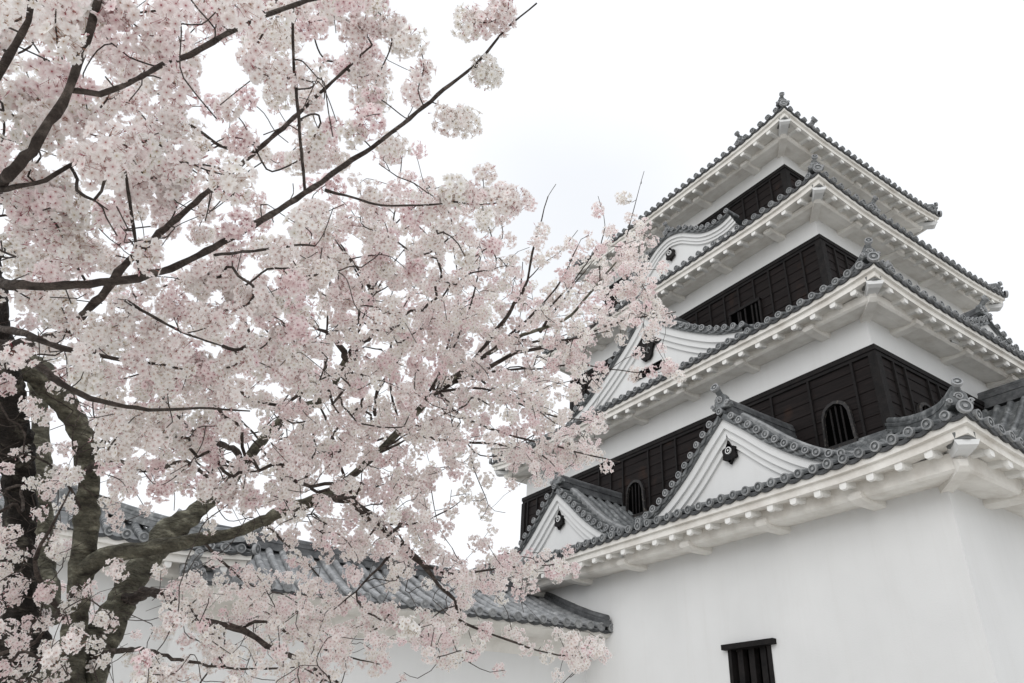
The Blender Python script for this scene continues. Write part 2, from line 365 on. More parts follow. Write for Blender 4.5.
        for d, wd, zt_, zb in ((dw - bo * 1.414 - .16, .06, .12, .03), (dw - bo * 1.414 - .09, .09, .15, -.025), (dw - bo * 1.2, .10, .2, -.04), (dw + .1, .09, .2, -.04)):
            c = P + dv * d; rings.append([c + pr * wd + Vector((0, 0, beam_z + zt_)), c - pr * wd + Vector((0, 0, beam_z + zt_)), c - pr * wd * .85 + Vector((0, 0, beam_z + zb)), c + pr * wd * .85 + Vector((0, 0, beam_z + zb))])
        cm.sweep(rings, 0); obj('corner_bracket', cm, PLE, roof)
        # hip ridge
        top = Vector((ax, ay, 0)); Lh = (top - P).length; pts = []
        for i in range(13):
            f = i / 12; d = .12 + (Lh - .12) * f; t = d / Lh
            z = ze + (zt - ze) * (.72 * t + .28 * t * t) + lift * (1 - t) * max(0, 1 - d / 3.1) ** 1 + .02
            z += .13 * max(0, 1 - d / .9) ** 2
            q = P + (top - P) * t; pts.append((q.x, q.y, z))
        rb = MB(); ridge_bar(rb, pts, .19, .20, .065); obj('hip_ridge', rb, [TILE, TILEL], roof)
        ob = MB(); onigawara(ob, (pts[0][0], pts[0][1], pts[0][2] - .05), -dv, .74 * hipfinial)
        obj('ridge_end_tile', ob, [TILE, TILEL], roof)
        db = MB(); disc(db, P - dv * .03 + Vector((0, 0, zz + .03)), -dv, .095, 14, 1, 0, th=.06); obj('corner_end_tile', db, [TILE, TILEL], roof)
    return roof, S

def resample(prof, step):
    """evenly spaced points along a smooth curve through prof [(s, z)]"""
    P = [Vector((a, b)) for a, b in prof]; Q = []
    ext = [P[0] * 2 - P[1]] + P + [P[-1] * 2 - P[-2]]
    for i in range(1, len(ext) - 2):
        for k in range(10):
            t = k / 10; p0, p1, p2, p3 = ext[i - 1:i + 3]
            Q.append(.5 * ((2 * p1) + (p2 - p0) * t + (2 * p0 - 5 * p1 + 4 * p2 - p3) * t * t + (3 * p1 - p0 - 3 * p2 + p3) * t ** 3))
    Q.append(P[-1]); out = [Q[0]]; acc = 0; want = step
    tot = sum((Q[i + 1] - Q[i]).length for i in range(len(Q) - 1)); n = max(2, round(tot / step)); st = tot / n; want = st
    for i in range(len(Q) - 1):
        l = (Q[i + 1] - Q[i]).length
        while acc + l >= want - 1e-7 and len(out) <= n:
            out.append(Q[i] + (Q[i + 1] - Q[i]) * ((want - acc) / l)); want += st
        acc += l
    return out

def gable(root, face, c, z0, prof, d0, d1, zbase, name='gable', label=None, pend='hex', steps=((.0, .13), (.05, .12), (.10, .10)), ridge_h=.26, wing=None, oni=1.0, louver=False, pend_ridge=True):
    """dormer gable. face 'A': s=+y, d=+x; face 'B': s=+x, d=+y. c centre along s, z0 apex of the board top, d0 front, d1 wall behind"""
    def T(s, d, z): return Vector((d, c + s, z)) if face == 'A' else Vector((c + s, d, z))
    fdir = Vector((-1, 0, 0)) if face == 'A' else Vector((0, -1, 0))
    fine = resample(prof, .12)
    def norm(i, pts, sg):
        a = pts[max(i - 1, 0)]; b = pts[min(i + 1, len(pts) - 1)]; t = (b - a).normalized(); return Vector((-t.y, t.x))   # upwards normal in (s,z), s>0 half
    # tiled slopes with cover tiles running down them
    mb = MB()
    for sg in (1, -1):
        rows = []
        for i, p in enumerate(fine):
            nn = norm(i, fine, sg); rows.append((p, nn))
        for off, flip in ((.10, 0), (.0, 1)):
            mb.sweep([[T(sg * (p.x + nn.x * off), d, z0 + p.y + nn.y * off) for p, nn in rows] for d in (d0, d1)], 0, closed=False, cap=False, smooth=True)
        mb.sweep([[T(sg * (p.x + nn.x * o), d0, z0 + p.y + nn.y * o) for o in (0, .10)] for p, nn in rows], 0, closed=False, cap=False)
        d = d0 + .42
        while d < d1:
            rings = []
            for p, nn in rows:
                rg = []
                for k in range(7):
                    an = math.pi * k / 6
                    q = .10 + .07 * math.sin(an); rg.append(T(sg * (p.x + nn.x * q), d + .065 * math.cos(an), z0 + p.y + nn.y * q))
                rings.append(rg)
            mb.sweep(rings, 0, closed=False, cap=False, smooth=True)
            p, nn = rows[-1]; d += .25
    gb = obj(name, mb, [TILE, TILEL], root)
    if label: gb['label'] = label
    # rake discs, each the end of a short cover tile across the verge
    mb = MB(); dp = resample(prof, .225)
    for sg in (1, -1):
        for i, p in enumerate(dp):
            if i == 0 and sg == -1: continue
            nn = norm(i, dp, sg) if i else Vector((0, 1)); q = .125
            cc = (sg * (p.x + nn.x * q), z0 + p.y + nn.y * q)
            a = T(cc[0], d0 - .04, cc[1]); b = T(cc[0], d0 + .36, cc[1])
            mb.tube([a, b], .058, 10, 0, cap=False, smooth=True)
            disc(mb, a + fdir * .01, fdir, .066, 14, 1, 0, th=.03)
            if i < len(dp) - 1:   # curved pan end between the discs
                p2 = dp[i + 1]; m = (p + p2) / 2; n2 = norm(i, dp, sg)
                pts = []
                for k in range(5):
                    f = k / 4; pp = p + (p2 - p) * f; h = .07 - .045 * math.sin(math.pi * f); pts.append(T(sg * (pp.x + n2.x * h), d0 - .012, z0 + pp.y + n2.y * h))
                mb.tube(pts, .022, 5, 0, cap=False)
    obj('verge_tiles', mb, [TILE, TILEL], gb)
    # descending ridge behind the verge
    mb = MB()
    for sg in (1, -1):
        rings = []
        for i, p in enumerate(fine[1:], 1):
            nn = norm(i, fine, sg)
            rings.append([T(sg * (p.x + nn.x * q), d0 + dd, z0 + p.y + nn.y * q) for dd, q in ((.26, .08), (.26, .22), (.30, .25), (.42, .25), (.46, .22), (.46, .08))])
        mb.sweep(rings, 0)
    if pend_ridge: obj('descending_ridge', mb, [TILEM], gb)
    # barge board in receding steps
    mb = MB(); zc = 0
    for sg in (1, -1):
        off = 0
        for dd, th in steps:
            w0, w1 = off, off + th
            rings = []
            for i, p in enumerate(fine):
                nn = norm(i, fine, sg) if i else Vector((0, 1))
                lo = [(p.x - nn.x * w, p.y - nn.y * w) for w in (w0, w1)]
                if i == 0:   # mitre at the apex
                    n1 = norm(1, fine, sg); lo = [(0, p.y - w / max(.55, n1.y)) for w in (w0, w1)]
                lo = [(max(0, a), b) for a, b in lo]
                rings.append([T(sg * lo[0][0], d0 + .05 + dd, z0 + lo[0][1]), T(sg * lo[1][0], d0 + .05 + dd, z0 + lo[1][1]), T(sg * lo[1][0], d0 + .11 + dd, z0 + lo[1][1] )])
            mb.sweep(rings, 0, closed=False, cap=False)
            off += th
    obj('barge_board', mb, PL, gb)
    # plastered field
    mb = MB(); off = .12; dd = d0 + .05 + steps[-1][0] + .05
    up = [T(-p.x, dd, z0 + p.y - off) for p in reversed(fine)] + [T(p.x, dd, z0 + p.y - off) for p in fine[1:]]
    lo = [T((-1 if i < len(fine) - 1 else 1) * 0, 0, 0) for i in range(0)]
    n = len(up); dn = [Vector((v.x, v.y, min(v.z - .01, zbase))) for v in up]
    mb.add(up + dn, [(i, i + 1, n + i + 1, n + i) for i in range(n - 1)])
    obj('gable_field', mb, PL, gb)
    # pendant
    tot = sum(t for _, t in steps)
    mb = MB(); fr = dd - .09
    if pend == 'hex':
        cz = z0 - tot - .27; pts = []
        for k in range(24):
            an = 2 * math.pi * k / 24; r = .15 + .022 * math.cos(6 * an)
            pts.append((r * math.sin(an) * .98, r * math.cos(an) * 1.02))
        mb.sweep([[T(a, fr + o, cz + b) for a, b in pts] for o in (0, .06)], 0)
        mb.sweep([[T(a, fr + o, cz + b) for a, b in ((-.06, .12), (.06, .12), (.0, .24))] for o in (0, .06)], 0)
        mb.sweep([[T(a, fr + o, cz + b) for a, b in ((-.04, -.13), (.04, -.13), (.0, -.20))] for o in (0, .06)], 0)
        disc(mb, T(0, fr - .02, cz + .045), fdir, .068, 16, 2, 0, th=.03)
    elif pend == 'wing':
        cz = z0 - tot - .12
        out = [(0, .12), (.22, -.08), (.48, -.36), (.40, -.40), (.26, -.34), (.20, -.46), (.17, -.62), (.08, -.72), (.0, -.70)]
        pts = out + [(-a, b) for a, b in reversed(out[1:-1])]
        mb.sweep([[T(a, fr + o, cz + b * .95) for a, b in pts] for o in (0, .06)], 0)
        disc(mb, T(0, fr - .02, cz - .14), fdir, .085, 16, 2, 0, th=.03)
        for sg in (-1, 1):
            mb.tube([T(sg * (.09 + .05 * math.cos(t)), fr - .01, cz - .45 + .07 * math.sin(t)) for t in [i * .7 for i in range(8)]], .016, 5, 3)
    if pend: obj('pendant', mb, [BATTEN, TILEL, PL, GREYM], gb)
    if louver:
        mb = MB(); z1 = z0 - 1.35
        mb.box(*[tuple(x) for x in (T(-.5, dd - .02, z1 - .22), T(.5, dd - .01, z1))][:2])
        for k in range(3): 
            a = T(-.5, dd - .05, z1 - .2 + k * .075); b = T(.5, dd - .02, z1 - .18 + k * .075); mb.box(tuple(a), tuple(b), 1)
        obj('louver', mb, [VOID, BATTEN], gb)
    # ridge and its end tile
    mb = MB(); ridge_bar(mb, [T(0, d0 + .10, z0 + .12), T(0, (d0 + d1) / 2, z0 + .11), T(0, d1, z0 + .12)], .22, ridge_h, .075)
    obj('ridge', mb, [RIDGE, TILEL], gb)
    mb = MB(); onigawara(mb, T(0, d0 + .06, z0 + .19), fdir, .95 * oni); obj('ridge_end_tile', mb, [TILE, TILEL], gb)
    return gb

# ------------------------------------------------------------------ castle tower
tower = thing('castle_tower', 'tall white castle keep with dark boarded bands and four tiers of grey tiled roofs', 'castle', (5.4, 6.6, 0))
T1 = (0, 0, 10.8, 13.27); T2 = (1.26, 1.26, 9.6, 12.02); T3 = (2.20, 2.40, 8.2, 11.1); T4 = (2.85, 3.33, 7.9, 10.2)
def wall_box(r, z0, z1, label=None):
    m = MB(); x0, y0, x1, y1 = r; m.box((x0, y0, z0), (x1, y1, z1)); o = obj('wall', m, PL, tower)
    if label: o['label'] = label
    return o
# lower wall with a window opening cut into the left face
m = MB(); x0, y0, x1, y1 = T1; wy0, wy1, wz0, wz1 = 3.20, 4.06, 2.55, 3.80
def quadx(m, x, ya, yb, za, zb, mi=0): m.add([(x, ya, za), (x, yb, za), (x, yb, zb), (x, ya, zb)], [(0, 1, 2, 3)], mi)
Z1 = 5.75
for ya, yb, za, zb in ((y0, wy0, 0, Z1), (wy1, y1, 0, Z1), (wy0, wy1, 0, wz0), (wy0, wy1, wz1, Z1)): quadx(m, 0, ya, yb, za, zb)
m.add([(0, 0, 0), (x1, 0, 0), (x1, 0, Z1), (0, 0, Z1)], [(0, 1, 2, 3)]); m.add([(x1, 0, 0), (x1, y1, 0), (x1, y1, Z1), (x1, 0, Z1)], [(0, 1, 2, 3)]); m.add([(0, y1, 0), (x1, y1, 0), (x1, y1, Z1), (0, y1, Z1)], [(0, 1, 2, 3)])
for ya in (wy0, wy1): m.add([(0, ya, wz0), (.3, ya, wz0), (.3, ya, wz1), (0, ya, wz1)], [(0, 1, 2, 3)])
m.add([(0, wy0, wz0), (.3, wy0, wz0), (.3, wy1, wz0), (0, wy1, wz0)], [(0, 1, 2, 3)]); m.add([(0, wy0, wz1), (.3, wy0, wz1), (.3, wy1, wz1), (0, wy1, wz1)], [(0, 1, 2, 3)])
o = obj('wall', m, PL, tower)
wn_ = MB(); wn_.box((.28, wy0 - .01, wz0), (.30, wy1 + .01, wz1), 0)
win = obj('window', wn_, [VOID], tower); win['label'] = 'barred dark window low in the bare white wall'
for ya, yb in ((wy0 + .001, wy0 + .07), (wy1 - .07, wy1 - .001)):
    f = MB(); f.box((-.02, ya, wz0), (.26, yb, wz1 - .061)); obj('jamb', f, BATTEN, win)
f = MB(); f.box((-.09, wy0 - .11, wz1 - .06), (.1, wy1 + .07, wz1 + .02)); obj('lintel', f, BATTEN, win)
for yb in (3.40, 3.63, 3.86):
    f = MB(); f.box((.04, yb - .055, wz0), (.15, yb + .055, wz1)); obj('window_bar', f, BATTEN, win)
w2 = wall_box(T2, 6.4, 9.75); w3 = wall_box(T3, 10.2, 13.3); w4 = wall_box(T4, 13.6, 16.5)

R1, S1 = hip_roof(tower, (-.88, -.88, 11.68, 14.15), (1.24, 1.24, 9.62, 12.04), 5.83, 7.0, T1, 5.40, label='lowest and widest tiled roof', beam_off=.42, arm0=1.01, arm_gap=1.66)
def noshi(roof, r, z):
    m = MB(); x0, y0, x1, y1 = r
    for o, a, b in ((.20, -.25, .0), (.155, .0, .07), (.11, .07, .13)): m.box((x0 - o, y0 - o, z + a), (x1 + o, y1 + o, z + b))
    obj('wall_flashing', m, [TILE], roof)
noshi(R1, T2, 6.93)
R2, S2 = hip_roof(tower, (.46, .46, 10.35, 12.80), (2.18, 2.38, 8.22, 11.12), 9.63, 10.75, T2, 9.27, label='second tiled roof from the bottom', beam_off=.36, arm0=.85, arm_gap=1.66, raf0=.1)
R3, S3 = hip_roof(tower, (1.40, 1.63, 9.02, 11.85), (2.83, 3.31, 7.92, 10.22), 13.17, 14.12, T3, 12.88, label='third tiled roof from the bottom', beam_off=.34, arm0=.9, arm_gap=1.6)
R4, S4 = hip_roof(tower, (1.95, 2.45, 8.75, 11.10), (3.6, 4.1, 7.1, 9.4), 16.32, 17.35, T4, 16.0, label='topmost tiled roof', beam_off=.36, arm0=.8, arm_gap=1.7)

# gabled upper part of the top roof (ridge along y)
m = MB(); xc = 5.35
for sg in (1, -1):
    rows = [(1.75, 17.34), (1.2, 17.62), (.6, 18.05), (0, 18.6)]
    m.sweep([[(xc + sg * a, y, z) for a, z in rows] for y in (3.9, 9.6)], 0, closed=False, cap=False, smooth=True)
    k = 4.05
    while k < 9.6:
        m.tube([(xc + sg * a, k, z + .02) for a, z in rows], .066, 6, 0, cap=False); k += .25
up = obj('upper_roof', m, [TILE, TILEL], tower)
m = MB(); 
for y in (4.15, 9.35): m.add([(xc - 1.7, y, 17.3), (xc + 1.7, y, 17.3), (xc, y, 18.55)], [(0, 1, 2)])
obj('gable_field', m, PL, up)
m = MB(); ridge_bar(m, [(xc, 3.85, 18.6), (xc, 6.7, 18.56), (xc, 9.65, 18.6)], .3, .5, .09); obj('ridge', m, [RIDGE, TILEL], up)
# ornaments that rise above the eave line of the roofs
def eave_orn(root, loc, f, s, L=.6):
    mb = MB(); f = Vector(f).normalized(); c = Vector(loc); onigawara(mb, c, f, s)
    ridge_bar(mb, [c - f * .02, c - f * L * .5 + Vector((0, 0, L * .28)), c - f * L + Vector((0, 0, L * .6))], .17, .18, .06)
    o = obj('descending_ridge', mb, [TILE, TILEL], root); return o
eave_orn(R4, (2.42, 4.19, 16.85), (-1, 0, 0), .8); eave_orn(R4, (2.42, 9.3, 16.64), (-1, 0, 0), .8)
eave_orn(R4, (3.75, 2.9, 16.95), (0, -1, 0), 1.1); eave_orn(R4, (6.9, 2.9, 16.66), (0, -1, 0), .9)

# gables of the roofs
gp = [(0, 0), (.45, -.38), (.9, -.78), (1.35, -1.11), (1.75, -1.33), (2.12, -1.46)]
gable(tower, 'A', 3.14, 7.36, gp, -.70, 1.3, 5.9, label='triangular dormer gable nearer the corner of the lowest roof')
gable(tower, 'A', 7.98, 7.30, gp, -.70, 1.3, 5.9, label='triangular dormer gable farther along the lowest roof')
gable(tower, 'A', 6.35, 11.66, [(0, 0), (.45, -.44), (1.0, -.86), (1.6, -1.26), (2.25, -1.62), (2.9, -1.84)], .56, 2.2, 9.8, label='broad gable with dark winged pendant on the second roof', pend='wing', steps=((0, .16), (.05, .13), (.10, .12)), louver=True)
kp = [(0, 0), (.2, -.03), (.5, -.15), (.8, -.36), (1.1, -.56), (1.4, -.67), (1.75, -.70), (2.05, -.62)]
gable(tower, 'A', 6.03, 14.24, kp, 1.28, 2.85, 13.2, label='undulating curved gable on the third roof', pend='hex', pend_ridge=False, steps=((0, .10), (.04, .085), (.07, .07)), ridge_h=.14, oni=.7)
gable(tower, 'B', 4.86, 8.42, [(0, 0), (.6, -.62), (1.2, -1.15), (1.9, -1.7), (2.6, -2.12), (3.2, -2.4)], -.70, 1.3, 5.9, label='big gable rising from the lowest roof on the right face', pend='wing', ridge_h=.34, oni=1.2)
gable(tower, 'B', 4.75, 10.25, [(0, 0), (.4, -.22), (.8, -.40), (1.2, -.53), (1.6, -.60)], .62, 2.4, 9.6, label='gable on the right face of the second roof', pend='hex')
eave_orn(R3, (4.0, 1.95, 13.75), (0, -1, 0), .85); eave_orn(R2, (1.95, 1.05, 10.30), (0, -1, 0), .85)

# dark boarded bands
def cladding(r, z0, z1, label, battA, battB, gap=.45):
    x0, y0, x1, y1 = r; t = .045
    m = MB(); pl = .235; z = z1 - .10; k = 0
    def plank(za, zb):
        o0, o1 = t, t - .013
        c = lambda o: [(x0 - o, y0 - o), (x1 + o, y0 - o), (x1 + o, y1 + o), (x0 - o, y1 + o)]
        b = c(o0); a = c(o1)
        vs = [(p[0], p[1], za) for p in b] + [(p[0], p[1], zb) for p in a] + [(p[0], p[1], za) for p in a]
        m.add(vs, [(i, (i + 1) % 4, 4 + (i + 1) % 4, 4 + i) for i in range(4)] + [(i, (i + 1) % 4, 8 + (i + 1) % 4, 8 + i) for i in range(4)])
    while z > z0:
        plank(z - pl, z); z -= pl
    b = obj('board_cladding', m, [WOOD], tower); b['label'] = label
    m = MB(); o = t + .045
    m.box((x0 - o, y0 - o, z1 - .10), (x1 + o, y1 + o, z1)); m.box((x0 - o + .02, y0 - o + .02, z1 - .17), (x1 + o - .02, y1 + o - .02, z1 - .1)); obj('top_rail', m, BATTEN, b)
    m = MB(); m.box((x0 - o + .002, y0 - o + .002, z0), (x0 + .07, y0 + .07, z1 - .17)); obj('corner_post', m, BATTEN, b)
    m = MB(); m.box((x0 - o + .002, y1 - .07, z0), (x0 + .07, y1 + o - .002, z1 - .17)); obj('corner_post', m, BATTEN, b)
    bm_ = MB(); bm_.box((-.025, -.022, 0), (.02, .022, z1 - .17 - z0)); meA = mkmesh('batten', bm_, BATTEN)
    bm_ = MB(); bm_.box((-.022, -.025, 0), (.022, .02, z1 - .17 - z0)); meB = mkmesh('batten', bm_, BATTEN)
    for y in battA:
        q = link('batten', meA, b); q.location = (x0 - t - .01, y, z0)
    for x in battB:
        q = link('batten', meB, b); q.location = (x, y0 - t - .01, z0)
    return b
def arch_window(parent, face, c, plane, zb, zt, wd):
    """katomado: bell arched opening with frame and bars"""
    def T(s, d, z): return (plane + d, c + s, z) if face == 'A' else (c + s, plane + d, z)
    h = zt - zb
    prof = [(-.58, 0), (-.54, .08), (-.50, .55), (-.47, .74), (-.36, .89), (-.2, .965), (0, 1.0)]
    prof = prof + [(-a, b) for a, b in reversed(prof[:-1])]
    sh = lambda k, d, g=0: [T(a * wd * k, d, zb - g + b * (h + g) * (1 if k == 1 else 1 + (k - 1) * .45)) for a, b in prof]
    m = MB(); m.add(sh(1, -.066), [tuple(range(len(prof)))], 0); w_ = obj('window', m, [VOID], parent)
    m = MB(); m.sweep([sh(1, -.062), sh(1, -.13), sh(1.18, -.12), sh(1.18, -.06)], 0, closed=False, cap=False)
    m.box(*sorted_box(T(-.66 * wd, -.15, zb - .06), T(.66 * wd, -.05, zb + .01))); 
    # bars
    for a in (-.22, .0, .22):
        m.box(*sorted_box(T(a * wd - .016, -.085, zb), T(a * wd + .016, -.07, zb + h * (.93 if a else .985))), 1)
    w_.data.materials.append(BATTEN)
    f = obj('window_frame', m, [WORN, BATTEN], parent); return w_
def sorted_box(a, b): return tuple(min(p, q) for p, q in zip(a, b)), tuple(max(p, q) for p, q in zip(a, b))
def rng(a, b, st, skip=()):
    out = []; x = a
    while x < b:
        if all(abs(x - s) > .33 for s in skip): out.append(x)
        x += st
    return out
wa = [2.13, 3.9, 5.66, 7.42, 9.18, 10.94]; wb = [2.40, 4.1, 5.85, 7.6]
c2 = cladding(T2, 6.6, 8.68, 'dark boarded band with arched windows above the lowest roof', [1.68, 2.60] + [y + dy for y in wa[1:] for dy in (-.44, .0 + .44, .88) if y + dy < 12] , [1.70, 2.05, 2.78] + rng(3.1, 9.4, .42, wb))
for y in wa: arch_window(c2, 'A', y, T2[0], 7.06, 7.84, .50)
for x in wb: arch_window(c2, 'B', x, T2[1], 7.06, 7.84, .50)
c3 = cladding(T3, 10.3, 12.37, 'dark boarded band above the second roof', rng(2.85, 11, .45), rng(2.6, 8.1, .40))
c4 = cladding(T4, 13.7, 15.56, 'dark boarded band under the topmost roof', rng(3.75, 10.1, .45), rng(3.3, 7.8, .42))
m = MB(); m.box((T3[0] - .075, 4.08, 10.9), (T3[0] - .068, 4.92, 11.55)); w_ = obj('window', m, [VOID], c3)
m = MB()
for y in (4.05, 4.92): m.box((T3[0] - .11, y, 10.9), (T3[0] - .05, y + .05, 11.6))
m.box((T3[0] - .12, 4.05, 11.55), (T3[0] - .05, 4.97, 11.62))
for y in (4.3, 4.5, 4.7): m.box((T3[0] - .10, y - .02, 10.9), (T3[0] - .08, y + .02, 11.55))
obj('window_frame', m, BATTEN, c3)

# ------------------------------------------------------------------ connecting corridor
corr = thing('connecting_corridor', 'low white corridor with grey tiled roof joining the keep behind the cherry branches', 'corridor', (-4.1, 8.8, 0))
cu = Vector((-1, .0866, 0)).normalized(); cv = Vector((.0866, 1, 0)).normalized(); LC = 7.95; DC = 2.45
def cpt(a, d, z): p = Vector((0, 6.94, 0)) + cu * a + cv * d; return Vector((p.x, p.y, z))
m = MB()
m.sweep([[cpt(a, .80, 0), cpt(a, .80, 4.2 - .032 * a), cpt(a, 4.1, 4.2 - .032 * a), cpt(a, 4.1, 0)] for a in (.02, 7.8)], 0)
m.add([cpt(7.79, .8, 3.9), cpt(7.79, 4.1, 3.9), cpt(7.79, 2.45, 5.2)], [(0, 1, 2)])
obj('wall', m, PL, corr)
m = MB()
sF = Side((0, 6.94), (cu.x, cu.y), (cv.x, cv.y), LC, DC, 0, 0, 4.40, 5.34, 0, False, False, .22, -.034)
pk = cpt(0, DC * 2, 0)
sK = Side((pk.x, pk.y), (cu.x, cu.y), (-cv.x, -cv.y), LC, DC, 0, 0, 4.40, 5.34, 0, False, False, .22, -.034)
tiles_on(sF, m, .262, hr=.07); tiles_on(sK, m, .262, hr=.07, detail=False); cr_ = obj('roof', m, [TILEC, TILEM, DARKT], corr)
m = MB()
for s_ in (sF, sK): sweep_eave(s_, m, [(.14, -.05), (.06, -.055), (.06, -.12), (.12, -.14), (.26, -.20), (.52, -.24), (.72, -.34), (.805, -.52)])
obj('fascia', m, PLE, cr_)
m = MB(); ridge_bar(m, [cpt(LC + .03, DC, 5.32), cpt(LC / 2, DC, 5.31), cpt(.02, DC, 5.33)], .26, .24, .08); obj('ridge', m, [RIDGE, TILEL], cr_)
m = MB(); onigawara(m, cpt(LC + .05, DC, 5.30), cu, 1.0); obj('ridge_end_tile', m, [TILE, TILEL], cr_)
for aa in (.14, LC - .12):
    m = MB(); ridge_bar(m, [cpt(aa, d, sF.z(aa, max(d, 0)) + .03) for d in (-.04, .5, 1.0, 1.6, 2.4)], .19, .15, .065); obj('descending_ridge', m, [RIDGE, TILEL], cr_)
m = MB(); onigawara(m, cpt(LC - .12, -.06, sF.z(LC, 0) + .03), -cv, .75); obj('ridge_end_tile', m, [TILE, TILEL], cr_)

# ------------------------------------------------------------------ corner turret beyond the corridor
tur = thing('corner_turret', 'white walled turret with dark tiled roof glimpsed behind the cherry trunks at the left', 'turret', (-11.5, 12.5, 0))
TW = (-16.5, 8.7, -7.6, 14.5)
m = MB(); m.box((TW[0], TW[1], 0), (TW[2], TW[3], 4.55)); obj('wall', m, PL, tur)
hip_roof(tur, (TW[0] - .75, TW[1] - .75, TW[2] + .75, TW[3] + .75), (TW[0] + 2.4, TW[1] + 2.4, TW[2] - 2.4, TW[3] - 2.4), 4.62, 5.9, TW, 4.22, beam_off=.33, raf_sides='B')

#TREES
# ------------------------------------------------------------------ cherry trees
rs = np.random.RandomState(11)
def P3(l): return [tuple(px(x, y, d)) for x, y, d in l]
def smooth_poly(pts, rads, step, wig=.0):
    """Catmull-Rom through pts, sampled every step metres, radii interpolated, gently irregular"""
    P = np.array(pts, float); n = len(P); ext = np.vstack([2 * P[0] - P[1], P, 2 * P[-1] - P[-2]]); out = []; rr = []
    rads = np.interp(np.arange(n), np.linspace(0, n - 1, len(rads)), rads)
    for i in range(1, n):
        L_ = np.linalg.norm(P[i] - P[i - 1]); m = max(1, int(round(L_ / step)))
        for k in range(m):
            t = k / m; p0, p1, p2, p3 = ext[i - 1:i + 3]
            out.append(.5 * ((2 * p1) + (p2 - p0) * t + (2 * p0 - 5 * p1 + 4 * p2 - p3) * t * t + (3 * p1 - p0 - 3 * p2 + p3) * t ** 3)); rr.append(rads[i - 1] + (rads[i] - rads[i - 1]) * t)
    out.append(P[-1]); rr.append(rads[-1]); out = np.array(out); rr = np.array(rr)
    if wig: 
        w_ = rs.normal(0, wig, out.shape); w_[0] = 0; out = out + w_ * rr[:, None] * 3
    return out, rr
# density of blossom seen in the picture, one digit per 32 px cell (rows from the top)
DENS = ["9999997688551065000000","9999995698763614000000","9999865788643725000000","9999977896572361000000","9999988998863110000000","9999999889887232030000","9999989988889887422310","9999999998888763333640","9999999999988875636840","9999999999999987777862","9999999999999988888860","9999999999999988888751","2489999999999987786300","5568999999999877785100","6638889999998643787100","7625546899997543221000","9723323468998543120000","9823324456888778860000","9843435777756675220000","9854456765666556774000","9744557567775422134300","9644663565433120141000"]
DM = np.array([[int(c) for c in r] for r in DENS], float) / 9.0
DPT = np.array([(0,0,2.3),(100,100,2.3),(200,50,2.4),(300,60,2.6),(230,200,2.5),(120,200,2.4),(0,250,2.6),(350,170,2.8),(480,40,3.0),(450,200,2.9),(555,180,4.8),(370,50,4.2),(420,90,3.0),(300,280,3.4),(400,330,4.6),(220,320,3.1),(100,340,2.9),(30,330,3.2),(500,350,5.2),(600,300,5.6),(650,370,5.6),(300,430,4.6),(150,420,4.0),(0,420,5.0),(450,450,4.8),(580,460,5.4),(40,500,5.8),(30,640,5.3),(120,640,5.2),(200,640,5.0),(300,560,4.8),(400,620,4.8),(540,560,5.0),(590,650,5.0),(420,250,4.4),(380,230,4.0)], float)
def dens(x, y):
    u = x / 32 - .5; v = y / 32 - .5
    u = np.clip(u, 0, 20.999); v = np.clip(v, 0, 20.999); i = int(u); j = int(v); a = u - i; b = v - j
    return DM[j, i] * (1 - a) * (1 - b) + DM[j, i + 1] * a * (1 - b) + DM[j + 1, i] * (1 - a) * b + DM[j + 1, i + 1] * a * b
def depth(x, y):
    w_ = 1 / ((DPT[:, 0] - x) ** 2 + (DPT[:, 1] - y) ** 2 + 900.) ** 1.5
    return float((w_ * DPT[:, 2]).sum() / w_.sum())
def toimg(p):
    d = Vector(p) - CAM; z = d.dot(CF); return 512 + FPX * d.dot(CR) / z, 341.5 - FPX * d.dot(CU) / z, z
CLEAR = [[(524, 486), (560, 478), (640, 440), (645, 560), (578, 553), (556, 546), (524, 552)], [(690, 325), (760, 300), (760, 480), (655, 480), (655, 388), (690, 385)], [(700, 200), (1024, 0), (1024, 683), (700, 683)], [(505, 215), (600, 120), (600, 0), (540, 0)],
         [(668, 318), (664, 285), (700, 240), (760, 260), (700, 330)], [(560, 495), (640, 490), (640, 640), (612, 640), (600, 560)]]
def inpoly(x, y, P):
    c = False; j = len(P) - 1
    for i in range(len(P)):
        if (P[i][1] > y) != (P[j][1] > y) and x < (P[j][0] - P[i][0]) * (y - P[i][1]) / (P[j][1] - P[i][1]) + P[i][0]: c = not c
        j = i
    return c

THIN = [(.42, [(205, 525), (330, 543), (455, 578), (455, 618), (330, 602), (205, 575)]), (.12, [(545, 588), (615, 625), (615, 640), (490, 625), (490, 605)]),
        (.6, [(150, 620), (245, 640), (300, 683), (300, 720), (150, 720)]), (.4, [(400, 640), (470, 655), (600, 668), (600, 720), (330, 720), (330, 683)]),
        (.5, [(440, 465), (522, 492), (522, 545), (450, 560), (425, 520)]), (.5, [(90, 480), (235, 500), (235, 580), (100, 560)]), (.35, [(590, 330), (650, 325), (655, 400), (585, 420)]), (.12, [(515, 215), (530, 130), (600, 130), (612, 215), (585, 265), (520, 275)])]
def thin(x, y):
    for p_, P in THIN:
        if inpoly(x, y, P): return p_
    return 1.0
def trace_tree(spec): 
    """spec: list of (name, [(x, y, distance)...], [radii], material index)"""
    return [(nm, *smooth_poly(P3(l), r, .05 if max(r) > .05 else (.035 if l[-1][2] < 4 else .07), .03 if max(r) > .05 else (.05 if l[-1][2] < 4 else .12)), mi) for nm, l, r, mi in spec]
def down(p, dx, dy): q = px(*p); return (q.x + dx, q.y + dy, -.1)

